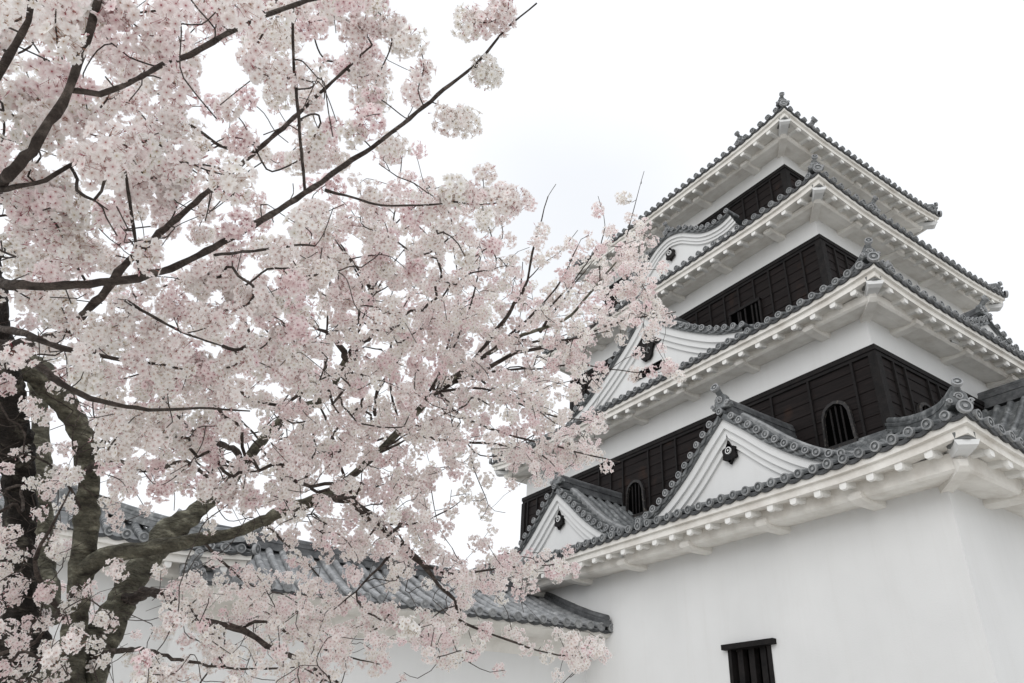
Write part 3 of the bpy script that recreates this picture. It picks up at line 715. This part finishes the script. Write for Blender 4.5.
near_spec = [
 ('trunk', [(22, 683, 6.7), (20, 600, 6.7), (20, 520, 6.6), (16, 460, 6.4), (6, 390, 5.8), (-10, 300, 5.0), (-20, 220, 4.3)], [.13, .12, .108, .10, .09, .08, .06], 0),
 ('branch', [(-12, 300, 5.0), (-6, 285, 3.9), (0, 283, 3.0), (40, 286, 2.8), (100, 283, 2.75), (150, 275, 2.75), (190, 260, 2.75), (230, 238, 2.8), (270, 215, 2.85), (305, 193, 2.9), (345, 165, 2.95), (365, 152, 2.97), (410, 118, 3.0), (450, 85, 3.05), (480, 60, 3.05), (505, 30, 3.1), (537, 3, 3.1)], [.026, .019, .0155, .014, .013, .012, .011, .012, .011, .0105, .010, .009, .008, .007, .005, .004, .003], 1),
 ('branch', [(-20, 220, 4.3), (-15, 200, 3.3), (0, 183, 2.7), (20, 165, 2.55), (55, 115, 2.45), (75, 75, 2.4), (86, 40, 2.4), (97, 0, 2.4), (103, -30, 2.4)], [.03, .022, .0175, .015, .0125, .0112, .0105, .0098, .009], 1),
 ('branch', [(70, 90, 2.43), (100, 93, 2.4), (128, 84, 2.4), (136, 80, 2.4)], [.010, .008, .006, .004], 1),
 ('branch', [(130, 82, 2.45), (148, 73, 2.55), (160, 66, 2.6), (190, 55, 2.6), (213, 42, 2.6), (250, 22, 2.65), (285, 8, 2.7), (330, -5, 2.7)], [.006, .008, .009, .009, .008, .007, .006], 1),
 ('branch', [(305, 193, 2.9), (302, 160, 2.9), (297, 100, 2.9), (293, 50, 2.85), (293, 5, 2.8)], [.006, .0055, .005, .0045, .0035], 1),
 ('branch', [(325, 190, 2.92), (355, 198, 2.95), (380, 205, 3.0), (430, 205, 3.0), (455, 202, 3.0), (480, 205, 3.0), (515, 200, 3.05)], [.006, .005, .0045, .004, .0035, .003, .0025], 1),
 ('branch', [(141, 280, 2.75), (135, 240, 2.7), (128, 190, 2.65), (122, 150, 2.6)], [.006, .0055, .005, .003], 1),
 ('branch', [(85, 280, 2.77), (70, 255, 2.75), (60, 230, 2.7), (48, 215, 2.7)], [.004, .004, .003, .0025], 1),
 ('branch', [(0, 190, 2.68), (20, 186, 2.6), (45, 180, 2.55), (70, 165, 2.55), (98, 157, 2.55)], [.008, .007, .006, .006, .005], 1),
 ('branch', [(-10, 345, 5.2), (30, 342, 4.5), (70, 330, 4.0), (85, 312, 3.9), (110, 285, 3.8), (130, 260, 3.8), (160, 233, 3.75), (190, 207, 3.7), (240, 165, 3.7), (300, 112, 3.7), (347, 68, 3.7), (372, 45, 3.7)], [.024, .022, .020, .018, .017, .015, .012, .010, .007, .004], 1),
 ('branch', [(-10, 330, 5.2), (-12, 328, 4.2), (20, 332, 3.4), (60, 348, 3.2), (95, 355, 3.2), (130, 361, 3.2), (160, 364, 3.2), (185, 370, 3.2)], [.018, .014, .012, .009, .008, .006, .005, .003], 1),
 ('branch', [(0, 350, 5.4), (-20, 345, 4.0), (30, 362, 3.2), (60, 382, 3.0), (90, 398, 3.0), (125, 406, 3.0), (160, 410, 3.0), (200, 408, 3.05), (250, 411, 3.1)], [.016, .014, .012, .010, .008, .007, .005, .003], 1),
 ('branch', [(215, 255, 2.8), (260, 250, 3.0), (300, 245, 3.1), (315, 246, 3.1)], [.006, .005, .004, .003], 1),
 ('branch', [(-40, 215, 2.7), (-25, 130, 2.5), (0, 72, 2.5), (15, 45, 2.5), (28, 20, 2.5), (33, -10, 2.5)], [.014, .012, .010, .009, .008, .007], 1),
 ('branch', [(125, 300, 3.0), (150, 315, 3.0), (185, 333, 3.0), (222, 346, 3.1)], [.006, .005, .0045, .003], 1),
]
far_spec = [
 ('trunk', [(62, 683, 6.2), (68, 660, 6.2), (76, 620, 6.2), (80, 580, 6.2), (86, 520, 6.2), (87, 460, 6.15), (78, 425, 6.1), (60, 395, 6.0), (35, 372, 5.9), (5, 358, 5.8), (-40, 345, 5.6)], [.14, .10, .080, .075, .072, .070, .072, .078, .085, .09, .095], 0),
 ('branch', [(78, 683, 6.3), (95, 650, 6.4), (115, 610, 6.5), (140, 570, 6.6), (165, 540, 6.7), (195, 512, 6.7), (222, 492, 6.7), (240, 470, 6.6), (262, 440, 6.4), (290, 412, 6.2), (325, 398, 6.0), (346, 360, 5.8), (375, 328, 5.6), (376, 307, 5.5)], [.15, .13, .105, .092, .085, .068, .058, .045, .038, .032, .028, .024, .02, .017], 0),
 ('branch', [(82, 575, 6.2), (95, 560, 6.1), (125, 552, 6.0), (160, 547, 5.9), (200, 538, 5.9), (235, 532, 5.85), (262, 521, 5.8), (290, 508, 5.7), (322, 498, 5.65), (345, 482, 5.6), (375, 455, 5.6), (400, 430, 5.5), (437, 391, 5.5), (466, 369, 5.5), (511, 340, 5.6), (564, 320, 5.7), (584, 300, 5.7), (605, 275, 5.75), (622, 256, 5.8), (634, 242, 5.8)], [.072, .06, .052, .049, .047, .045, .042, .040, .035, .031, .027, .024, .022, .019, .014, .011, .009, .007, .005, .003], 0),
 ('branch', [(437, 391, 5.5), (475, 374, 5.5), (515, 353, 5.5), (555, 345, 5.55), (590, 333, 5.6), (625, 320, 5.6), (660, 315, 5.6), (676, 312, 5.6)], [.02, .016, .013, .010, .008, .006, .004, .003], 1),
 ('branch', [(466, 369, 5.5), (485, 345, 5.3), (506, 317, 5.1), (518, 298, 5.0), (527, 280, 4.9), (535, 243, 4.8), (541, 220, 4.8), (548, 196, 4.8)], [.014, .012, .011, .010, .0085, .006, .0045, .003], 1),
 ('branch', [(120, 603, 6.5), (153, 591, 6.1), (170, 600, 5.9), (184, 615, 5.7), (213, 624, 5.5), (236, 629, 5.4), (266, 644, 5.2), (321, 673, 5.0), (350, 690, 4.9)], [.04, .032, .030, .027, .024, .020, .016, .011, .008], 1),
 ('branch', [(236, 629, 5.4), (265, 622, 5.3), (300, 640, 5.2), (340, 655, 5.1), (380, 664, 5.1)], [.012, .009, .006, .005, .003], 1),
 ('branch', [(322, 498, 5.65), (350, 500, 5.4), (372, 520, 5.2), (400, 543, 5.1), (423, 564, 5.0), (439, 586, 5.0), (455, 600, 5.0), (458, 619, 5.0), (484, 631, 5.0), (518, 644, 5.0), (558, 655, 5.0), (590, 655, 5.0)], [.026, .024, .022, .020, .017, .011, .009, .0075, .0065, .0055, .004, .0025], 1),
 ('branch', [(423, 564, 5.0), (455, 575, 5.0), (490, 570, 5.0), (530, 566, 5.0), (565, 564, 5.0)], [.010, .007, .006, .004, .0025], 1),
 ('branch', [(437, 391, 5.5), (458, 414, 5.3), (486, 427, 5.3), (525, 439, 5.3), (555, 446, 5.3), (585, 454, 5.3), (620, 462, 5.3)], [.014, .011, .009, .007, .006, .005, .003], 1),
 ('branch', [(400, 430, 5.5), (440, 440, 5.2), (482, 443, 5.2), (515, 448, 5.2), (543, 456, 5.2), (556, 468, 5.2)], [.012, .010, .008, .006, .005, .003], 1),
 ('branch', [(475, 374, 5.5), (512, 370, 5.5), (545, 368, 5.5), (578, 365, 5.5), (610, 369, 5.5), (641, 373, 5.5), (660, 372, 5.5)], [.009, .008, .007, .006, .0045, .0035, .0025], 1),
 ('branch', [(376, 307, 5.5), (370, 288, 5.4), (362, 273, 5.35), (348, 257, 5.3), (335, 240, 5.2)], [.018, .014, .012, .008, .004], 1),
 ('branch', [(372, 292, 5.45), (380, 272, 5.3), (388, 254, 5.3), (391, 238, 5.2), (393, 222, 5.2), (398, 195, 5.2), (403, 150, 5.2)], [.012, .010, .009, .007, .006, .004, .003], 1),
 ('branch', [(346, 360, 5.8), (342, 350, 5.7), (333, 336, 5.6), (317, 328, 5.5), (300, 315, 5.4), (280, 285, 5.2)], [.022, .020, .016, .010, .007, .004], 1),
 ('branch', [(375, 415, 5.7), (378, 391, 5.5), (395, 365, 5.4), (412, 341, 5.3), (440, 300, 5.2), (460, 270, 5.1), (478, 247, 5.1)], [.013, .012, .010, .008, .006, .005, .003], 1),
 ('branch', [(430, 400, 5.5), (445, 355, 5.3), (455, 315, 5.2), (462, 290, 5.2), (480, 255, 5.2), (490, 240, 5.2)], [.009, .008, .006, .005, .004, .003], 1),
 ('branch', [(50, 620, 6.9), (45, 560, 7.2), (42, 500, 7.2), (41, 440, 7.2), (38, 400, 7.2), (33, 365, 7.2)], [.08, .075, .07, .062, .055, .05], 0),
 ('branch', [(84, 470, 6.15), (115, 462, 5.8), (150, 470, 5.6), (185, 462, 5.4), (215, 480, 5.3), (250, 470, 5.2)], [.03, .024, .018, .014, .010, .006], 1),
 ('branch', [(240, 470, 6.6), (235, 450, 6.2), (205, 440, 5.8), (180, 420, 5.5), (160, 395, 5.2)], [.03, .022, .018, .013, .006], 1),
 ('branch', [(600, 285, 5.7), (600, 250, 5.7), (605, 225, 5.7), (598, 196, 5.7)], [.006, .005, .003, .002], 1),
 ('branch', [(622, 256, 5.8), (628, 230, 5.8), (634, 208, 5.8), (644, 171, 5.8)], [.005, .004, .003, .002], 1),
 ('branch', [(458, 614, 5.0), (452, 630, 4.9), (456, 650, 4.9), (470, 663, 4.9), (490, 672, 4.9), (505, 670, 4.9)], [.004, .003, .003, .0025, .002, .002], 1),
 ('branch', [(430, 470, 5.2), (433, 500, 5.1), (440, 530, 5.1), (452, 548, 5.1)], [.004, .003, .0025, .002], 1),
 ('branch', [(470, 455, 5.2), (478, 480, 5.2), (488, 505, 5.2), (480, 520, 5.2)], [.004, .003, .0025, .002], 1),
 ('branch', [(527, 280, 4.9), (545, 262, 5.0), (560, 252, 5.0), (578, 230, 5.0)], [.004, .003, .0025, .002], 1),
 ('branch', [(66, 620, 6.15), (45, 590, 5.9), (35, 560, 5.7), (55, 520, 5.5), (70, 490, 5.4)], [.02, .015, .012, .008, .004], 1),
 ('branch', [(90, 655, 6.3), (140, 650, 5.6), (180, 660, 5.3), (230, 668, 5.1), (290, 668, 5.0)], [.02, .014, .010, .007, .004], 1),
]
def build_tree(spec, root, mats, which):
    segs = trace_tree(spec)
    # carry the trunk down into the ground
    pts = []
    for nm, P, r, mi in segs:
        big = r.max() > .05; n = 28 if big else (10 if r.max() > .012 else 6)
        if nm == 'trunk':
            base = P[0]; g0 = np.array([base[0] + .05, base[1] + .1, -.15]); k = 30
            ex = np.array([base + (g0 - base) * (1 - i / k) for i in range(k)]); er = r[0] * (1 + .7 * np.linspace(1, 0, k) ** 2); P = np.vstack([ex, P]); r = np.concatenate([er, r])
        m = MB()
        if not big: r = r * (1 + rs.uniform(-.12, .22, len(r)))
        if big:
            w_ = rs.normal(0, 1, len(r) + 8); w_ = np.convolve(w_, np.hanning(9) / np.hanning(9).sum(), 'valid'); r = r * (1 + .16 * w_)
        m.tube(P, list(r), n, 0)
        if big:   # knots, flutes and bark plates
            V = np.array(m.v); k = len(P) * n; c = np.repeat(P, n, axis=0); dv = V[:k] - c; A = np.tile(np.arange(n) / n * 2 * math.pi, len(P)); Hh = np.repeat(np.arange(len(P)) * .05, n)
            no = 1 + .07 * np.sin(3 * A + Hh * 2.1 + rs.rand() * 6) + .05 * np.sin(7 * A - Hh * 5 + rs.rand() * 6) * np.cos(Hh * 9) + .035 * np.sin(11 * A + 13 * Hh)
            for _ in range(int(len(P) * .22)):
                a0, h0, am, w1 = rs.rand() * 2 * math.pi, rs.rand() * Hh.max(), rs.uniform(.06, .30), rs.uniform(.25, .6)
                da = np.abs((A - a0 + math.pi) % (2 * math.pi) - math.pi); no += am * np.exp(-(da / w1) ** 2 - ((Hh - h0) / (.06 + .05 * rs.rand())) ** 2)
            no += rs.normal(0, .018, k); V[:k] = c + dv * no[:, None]; V[k:k + n] = V[:n][:]; V[k + n:k + 2 * n] = V[k - n:k]; m.v = [tuple(v) for v in V]
        obj(nm, m, mats[mi], root); pts.append(P)
    return segs
t_near = thing('cherry_tree', 'dark trunked cherry tree at the left edge with large pale blossoms hanging overhead', 'tree', (px(22, 683, 6.7).x, px(22, 683, 6.7).y, 0), 'flowering cherry trees')
t_far = thing('cherry_tree', 'mossy forked cherry tree whose pink branches reach across to the keep', 'tree', (px(62, 683, 6.2).x, px(62, 683, 6.2).y, 0), 'flowering cherry trees')
bpy.context.view_layer.update()
seg_n = build_tree(near_spec, t_near, [BARKD, TWIG], 0)
sh_ = np.random.RandomState(21)
for x, y, d, dx, dy in [(300, 410, 6.1, -60, -150), (325, 398, 6.0, 10, -170), (330, 396, 6.0, -100, -120), (346, 360, 5.8, 70, -130), (375, 328, 5.6, 45, -120), (376, 320, 5.6, -55, -100), (400, 430, 5.5, 20, -160), (420, 408, 5.5, 60, -150), (437, 391, 5.5, 15, -130), (455, 378, 5.5, 70, -120), (466, 369, 5.5, 100, -110), (500, 345, 5.5, 90, -90), (540, 332, 5.7, 60, -80), (375, 455, 5.6, 90, -60), (345, 482, 5.6, -60, -120), (290, 508, 5.7, -70, -90), (262, 521, 5.8, 60, 60), (240, 470, 6.6, -70, -110), (222, 492, 6.7, -90, -80), (262, 440, 6.4, -80, -90), (322, 498, 5.65, 90, -20), (372, 520, 5.2, 90, -15), (400, 543, 5.1, -60, 60), (345, 482, 5.6, 110, -70), (511, 340, 5.6, 110, -10), (466, 369, 5.5, 110, 45), (86, 520, 6.2, -60, -60), (80, 580, 6.2, -60, 50), (86, 460, 6.15, 60, -70), (437, 391, 5.5, 110, 30), (200, 538, 5.9, 60, 50), (350, 500, 5.4, 70, 60)]:
    k_ = sh_.uniform(.85, 1.15); bx, by = -dy * sh_.normal(0, .10), dx * sh_.normal(0, .10); dd_ = d - sh_.uniform(.1, .8)
    far_spec.append(('branch', [(x, y, d), (x + dx * .3 * k_ + bx, y + dy * .3 * k_ + by, d + (dd_ - d) * .4), (x + dx * .65 * k_ + bx * 1.2, y + dy * .65 * k_ + by * 1.2, d + (dd_ - d) * .75), (x + dx * k_, y + dy * k_, dd_)], [.012, .008, .0055, .0028], 1))
seg_f = build_tree(far_spec, t_far, [BARK, TWIG], 1)

# ---- grow twigs from the traced limbs towards scattered blossom points (space colonisation)
nodes = []; nrad = []; ntree = []; nd_dir = []
for ti, segs in enumerate((seg_n, seg_f)):
    for nm, P, r, mi in segs:
        for i in range(len(P)):
            if r[i] < .085 or True:
                nodes.append(P[i]); nrad.append(r[i]); ntree.append(ti); a = P[min(i + 1, len(P) - 1)] - P[max(i - 1, 0)]; nd_dir.append(a / (np.linalg.norm(a) + 1e-9))
nodes = np.array(nodes); nrad = np.array(nrad); ntree = np.array(ntree); nd_dir = np.array(nd_dir)
# no twigs straight from the old wood
base_cost = np.where(nrad > .07, .2, np.where(nrad > .04, .1, 0))
att = []; att_near = []
def scatter(ncell, lay, seed):
    q = np.random.RandomState(seed)
    for j in range(-1, 23):
        for i in range(-2, 22):
            for _ in range(ncell):
                x = (i + q.rand()) * 32; y = (j + q.rand()) * 32
                dd = dens(x, y)
                if q.rand() > dd * 1.0: continue
                if any(inpoly(x, y, P) for P in CLEAR) or q.rand() > thin(x, y): continue
                d = depth(x, y) * (1 + q.normal(0, .07))
                if lay == 1: d = d * 1.30 + .5
                if lay == 2: d = d * 1.12
                # nearer cells need fewer clusters, each covers more of the picture
                d0_ = depth(x, y)
                if q.rand() > min(1, (d / 4.8) ** 1.6 * 1.0 + .10) * ((.60 if lay == 1 else .40) if d0_ < 3.3 else .46 + .54 * min(1, (d0_ - 3.3) / .9)): continue
                if 425 < x < 560 and y < 170: continue
                p = px(x, y, d)
                if p.y > 7.0 or p.z < 1.2: continue
                att.append(tuple(p))
scatter(6, 0, 1); scatter(3, 1, 2); scatter(4, 2, 5)
for x, y, d in [(470, 26, 3.05), (478, 22, 3.05), (506, 12, 3.1), (500, 16, 3.1), (487, 75, 3.1), (482, 70, 3.08), (455, 124, 3.0), (462, 120, 3.02), (420, 45, 3.0), (424, 68, 3.0), (418, 90, 3.0), (356, 130, 2.95), (362, 120, 2.95), (408, 205, 3.0), (440, 198, 3.0), (470, 207, 3.0), (497, 198, 3.0), (515, 206, 3.05), (512, 190, 3.05), (668, 368, 5.5), (680, 374, 5.5), (655, 372, 5.5), (661, 311, 5.6), (674, 312, 5.6), (650, 300, 5.6), (604, 468, 5.3), (618, 463, 5.3), (590, 653, 5.0), (600, 653, 5.0), (575, 656, 5.0), (549, 194, 4.8), (556, 184, 4.8), (538, 225, 4.8), (532, 245, 4.8), (545, 208, 4.8), (652, 240, 5.8), (640, 232, 5.8), (645, 222, 5.8), (580, 232, 5.0)]:
    att.append(tuple(px(x, y, d)))
att = np.array(att)
0 and print('attractors', len(att), 'nodes', len(nodes))
TN = [nodes]; 
cap_ = len(nodes) + len(att) * 14
ND = np.zeros((cap_, 3)); ND[:len(nodes)] = nodes; NT = np.zeros(cap_, int); NT[:len(nodes)] = ntree; DR = np.zeros((cap_, 3)); DR[:len(nodes)] = nd_dir; n_ = len(nodes); n0 = n_
best = np.full(len(att), 1e9); bi = np.zeros(len(att), int)
for k in range(0, n_, 400):
    D_ = np.linalg.norm(att[:, None] - nodes[None, k:k + 400], axis=2) + base_cost[None, k:k + 400]; a = D_.argmin(1); v = D_[np.arange(len(att)), a]; u_ = v < best; best[u_] = v[u_]; bi[u_] = a[u_] + k
links = []; parent = {}
alive = np.ones(len(att), bool); spurs = []
for it in range(len(att)):
    w_ = np.where(alive, best, 1e9); k = int(w_.argmin()); alive[k] = False
    a = ND[bi[k]]; b = att[k]; Lk = np.linalg.norm(b - a)
    if Lk < .02 or Lk > 1.2: continue
    ax_, ay_, az_ = toimg(b)
    if Lk > .22 and dens(ax_, ay_) < .35 and not (k >= len(att) - 39 and Lk < .5): continue
    m = max(1, int(math.ceil(Lk / .09))); td = DR[bi[k]]; dirn = (b - a) / Lk
    if m > 13: m = 13
    prev = int(bi[k]); ctrl = a + td * Lk * .20 * (1 if td.dot(dirn) > -.2 else -1) + (b - a) * .15 + np.array([0, 0, rs.normal(0, .06) * Lk])
    new = []
    for q in range(1, m + 1):
        t = q / m; p = (1 - t) ** 2 * a + 2 * t * (1 - t) * ctrl + t * t * b
        if q < m: p = p + rs.normal(0, .006, 3)
        ND[n_] = p; NT[n_] = NT[prev]; dd = p - ND[prev]; DR[n_] = dd / (np.linalg.norm(dd) + 1e-9); parent[n_] = prev; prev = n_; new.append(n_); n_ += 1
    spurs.append(prev)
    Dn = np.linalg.norm(att[:, None] - ND[new][None], axis=2) - .0; am = Dn.argmin(1); v = Dn[np.arange(len(att)), am]; u_ = v < best; best[u_] = v[u_]; bi[u_] = np.array(new)[am[u_]]
cnt = np.zeros(n_); 
for s_ in spurs: cnt[s_] += 1
for i in range(n_ - 1, n0 - 1, -1): cnt[parent[i]] += cnt[i]
rad = .0012 + .0008 * np.power(np.maximum(cnt, 1), .5)
0 and print('twig nodes', n_ - n0)
# group nodes into chains so that each twig is one smooth tube
kids = {}
for i in range(n0, n_): kids.setdefault(parent[i], []).append(i)
chains = []
stack = [(p, c) for p in list(kids) if p < n0 for c in kids[p]]
while stack:
    p, c = stack.pop(); ch = [p, c]
    while c in kids:
        ks = sorted(kids[c], key=lambda q: -cnt[q])
        for o in ks[1:]: stack.append((c, o))
        c = ks[0]; ch.append(c)
    chains.append(ch)
tw = [MB(), MB()]
for ch in chains:
    r = [min(rad[ch[1]], .011)] + [min(rad[c], .011) for c in ch[1:]]
    cp = [ND[c] for c in ch]
    if toimg(cp[0])[2] < 4.2 and len(cp) > 2: cp, r = smooth_poly(cp, r, .03)
    tw[NT[ch[-1]]].tube(cp, r, 5 if r[0] > .004 else 4, 0, cap=False)
for ti, root in ((0, t_near), (1, t_far)):
    o = obj('twigs', tw[ti], TWIG, root); o['kind'] = 'stuff'

# ---- blossoms
def flower_template(detail):
    """five notched petals, cupped, with stamens; returns verts, faces, tint"""
    V = []; F = []; T = []
    for k in range(5):
        a = 2 * math.pi * k / 5; ca, sa = math.cos(a), math.sin(a)
        rows = [(.0, 0, 0, .40), (.30, .30, .09, .02), (.78, .40, .20, 0), (1.0, .16, .23, 0), (.88, 0, .20, 0), (1.0, -.16, .23, 0), (.78, -.40, .20, 0), (.30, -.30, .09, .02)] if detail else [(.0, 0, 0, .30), (.62, .42, .15, .0), (1.0, 0, .22, 0), (.62, -.42, .15, .0)]
        o = len(V)
        for x, y, z, t in rows: V.append((x * ca - y * sa, x * sa + y * ca, z + (.05 if k % 2 else 0) * x)); T.append(t)
        if detail: F += [(o, o + 1, o + 4), (o + 1, o + 2, o + 4), (o + 2, o + 3, o + 4), (o + 4, o + 5, o + 6), (o + 4, o + 6, o + 7), (o, o + 4, o + 7)]
        else: F += [(o, o + 1, o + 2), (o, o + 2, o + 3)]
    n = 6 if detail else 3
    if detail:   # boss and stamens
        o = len(V)
        for k in range(n): a = 2 * math.pi * k / n; V.append((.13 * math.cos(a), .13 * math.sin(a), .10)); T.append(1)
        V.append((0, 0, .16)); T.append(1)
        F += [(o + k, o + (k + 1) % n, o + n) for k in range(n)]
        for k in range(9):
            a = 2 * math.pi * k / 9 + .2; o = len(V); c, s2 = math.cos(a), math.sin(a)
            V += [(.05 * c - .012 * s2, .05 * s2 + .012 * c, .08), (.05 * c + .012 * s2, .05 * s2 - .012 * c, .08), (.30 * c, .30 * s2, .38)]; T += [.5, .5, .2]; F.append((o, o + 1, o + 2))
    else:
        o = len(V)
        for k in range(4): a = 2 * math.pi * k / 4; V.append((.14 * math.cos(a), .14 * math.sin(a), .12)); T.append(1)
        F += [(o, o + 1, o + 2), (o, o + 2, o + 3)]
    # calyx behind
    o = len(V)
    for k in range(3): a = 2 * math.pi * k / 3; V.append((.13 * math.cos(a), .13 * math.sin(a), .0)); T.append(1)
    V.append((0, 0, -.42)); T.append(1); F += [(o + k, o + (k + 1) % 3, o + 3) for k in range(3)]
    if detail:
        o = len(V)
        for z_, r_2 in ((-.38, .035), (-2.0, .025)):
            for k in range(3): a = 2 * math.pi * k / 3; V.append((r_2 * math.cos(a), r_2 * math.sin(a), z_)); T.append(1)
        for k in range(3): k2 = (k + 1) % 3; F += [(o + k, o + k2, o + 3 + k2), (o + k, o + 3 + k2, o + 3 + k)]
    return np.array(V), np.array(F), np.array(T)
def bud_template():
    V = [(0, 0, 1.0)]; T = [.25]
    for z_, r_2, t in ((.62, .26, .35), (.2, .27, .5), (-.15, .12, 1)):
        for k in range(5): a = 2 * math.pi * k / 5; V.append((r_2 * math.cos(a), r_2 * math.sin(a), z_)); T.append(t)
    V.append((0, 0, -1.7)); T.append(1); F = []
    for k in range(5):
        k2 = (k + 1) % 5; F.append((0, 1 + k, 1 + k2))
        for b_ in (1, 6): F += [(b_ + k, b_ + 5 + k, b_ + 5 + k2), (b_ + k, b_ + 5 + k2, b_ + k2)]
        F.append((11 + k, 16, 11 + k2))
    return np.array(V), np.array(F), np.array(T)
def instance(name, tmpl, pos, nrm, spin, scl, rnd, parent, m):
    V, F, T = tmpl; n = len(pos); nv = len(V)
    z = nrm / np.linalg.norm(nrm, axis=1)[:, None]; h = np.where(np.abs(z[:, 2:3]) < .9, np.array([[0, 0, 1.]]), np.array([[1., 0, 0]]))
    x = np.cross(h, z); x /= np.linalg.norm(x, axis=1)[:, None]; y = np.cross(z, x)
    c, s_ = np.cos(spin)[:, None], np.sin(spin)[:, None]; x, y = x * c + y * s_, y * c - x * s_
    jit = 1 + rs.normal(0, .10, (n, nv, 1))
    W_ = (V[None, :, 0, None] * x[:, None] + V[None, :, 1, None] * y[:, None] + V[None, :, 2, None] * z[:, None] * (.6 + .9 * rs.rand(n, 1, 1))) * scl[:, None, None] * jit + pos[:, None]
    me = bpy.data.meshes.new(name); me.vertices.add(n * nv); me.vertices.foreach_set('co', W_.astype(np.float32).ravel())
    nf = len(F); lp = (F[None] + (np.arange(n) * nv)[:, None, None]).astype(np.int32).ravel()
    me.loops.add(n * nf * 3); me.loops.foreach_set('vertex_index', lp); me.polygons.add(n * nf); me.polygons.foreach_set('loop_start', (np.arange(n * nf) * 3).astype(np.int32)); me.polygons.foreach_set('loop_total', np.full(n * nf, 3, np.int32))
    a = me.attributes.new('tint', 'FLOAT', 'POINT'); a.data.foreach_set('value', np.tile(T, n).astype(np.float32))
    a = me.attributes.new('rnd', 'FLOAT', 'POINT'); a.data.foreach_set('value', np.repeat(rnd, nv).astype(np.float32))
    me.materials.append(m); me.update(calc_edges=True); me.validate(); return link(name, me, parent)
FL = {0: [[], [], [], []], 1: [[], [], [], []]}; FLD = {0: [[], [], [], []], 1: [[], [], [], []]}
ncl = 0; BUD = {0: [[], [], [], []], 1: [[], [], [], []]}
def cluster(p, ti, q, big):
    """a bunch of flowers round a spur"""
    global ncl
    x, y, z = toimg(p)
    near = z < 3.9
    k = int(q.uniform(20, 44)) if near else int(q.uniform(15, 30)); R = .0098 * math.sqrt(k)
    if not big: k = int(k * .42); R *= .62
    hue = np.clip(q.normal(.33, .24), 0, 1)
    if q.rand() < .06: hue = .95
    off = np.array([q.normal(0, .012), q.normal(0, .012), q.normal(-.005, .012)])
    st = (FLD if near else FL)[ti]
    for i in range(k):
        zz = 1 - 2 * (i + .5) / k; a = i * 2.39996 + q.rand() * .5; rr = math.sqrt(1 - zz * zz); v = np.array([rr * math.cos(a), rr * math.sin(a), zz]) + q.normal(0, .18, 3)
        v /= np.linalg.norm(v); r = R * (q.uniform(.35, .7) if q.rand() < .28 else q.uniform(.82, 1.08))
        st[0].append(p + off + v * r); st[1].append(v + q.normal(0, .30, 3)); st[2].append((.0190 if near else .0175) * q.uniform(.85, 1.12)); st[3].append(np.clip(hue + q.normal(0, .10), 0, 1))
    for i in range(int(q.integers(0, 6)) if hasattr(q, 'integers') else q.randint(0, 7 if near else 4)):
        v = q.normal(0, 1, 3); v /= np.linalg.norm(v); st = BUD[ti]
        st[0].append(p + off + v * R * q.uniform(.9, 1.25)); st[1].append(v + q.normal(0, .3, 3)); st[2].append(.0095 * q.uniform(.8, 1.2)); st[3].append(np.clip(q.normal(.9, .1), .6, 1))
    ncl += 1
q = np.random.RandomState(5)
BRI = []
for segs in (seg_n, seg_f):
    for nm, P, r, mi in segs:
        for i in range(len(P)):
            u_, v_, z_ = toimg(P[i])
            if r[i] * FPX / z_ > 1.6: BRI.append((u_, v_, z_, r[i] * FPX / z_, r[i]))
BRI = np.array(BRI)
def want(p, k=1.0, th=True):
    x, y, z = toimg(p)
    if z < .5: return False
    m_ = (np.abs(BRI[:, 0] - x) < BRI[:, 3] + .05 * FPX / z) & (np.abs(BRI[:, 1] - y) < BRI[:, 3] + .05 * FPX / z) & (BRI[:, 2] > z)
    if m_.any() and q.rand() < (.86 if z < 3.4 else (.72 if BRI[m_, 4].max() > .035 else .4)): return False
    if any(inpoly(x, y, P) for P in CLEAR): return False
    return q.rand() < (dens(x, y) if (-40 < x < 704 and -40 < y < 730) else .6) * k * (thin(x, y) if th else 1)
for s_ in spurs:
    if want(ND[s_], 2.5 if dens(*toimg(ND[s_])[:2]) < .65 or toimg(ND[s_])[2] > 3.6 else .75): cluster(ND[s_], NT[s_], q, True)
for i in range(n0, n_):
    if cnt[i] <= 14 and q.rand() < (.11 if toimg(ND[i])[2] < 3.9 else .34) and want(ND[i], 1.0): cluster(ND[i], NT[i], q, q.rand() < .55)
for ti, segs in enumerate((seg_n, seg_f)):
    for nm, P, r, mi in segs:
        for i in range(len(P)):
            if r[i] < .010 and q.rand() < ((.55 if r[i] < .007 else .3) if ti else (.22 if r[i] < .006 else .07)) and want(P[i], 2.2 if r[i] < .008 else 1.5, False): 
                cluster(P[i] + q.normal(0, .035, 3), ti, q, q.rand() < .7)
TD = flower_template(True); TS = flower_template(False)
tot = 0
for ti, root in ((0, t_near), (1, t_far)):
    pos = []; 
    bt = BUD[ti]; o = instance('buds', bud_template(), np.array(bt[0]), np.array(bt[1]), q.rand(len(bt[0])) * 6.28, np.array(bt[2]), np.array(bt[3]), root, PETAL); o['kind'] = 'stuff'
    for st, tm in ((FLD[ti], TD), (FL[ti], TS)):
        if not st[0]: continue
        n = len(st[0]); tot += n
        o = instance('blossoms', tm, np.array(st[0]), np.array(st[1]), q.rand(n) * 6.28, np.array(st[2]), np.array(st[3]), root, PETAL); o['kind'] = 'stuff'
0 and print('clusters', ncl, 'flowers', tot)
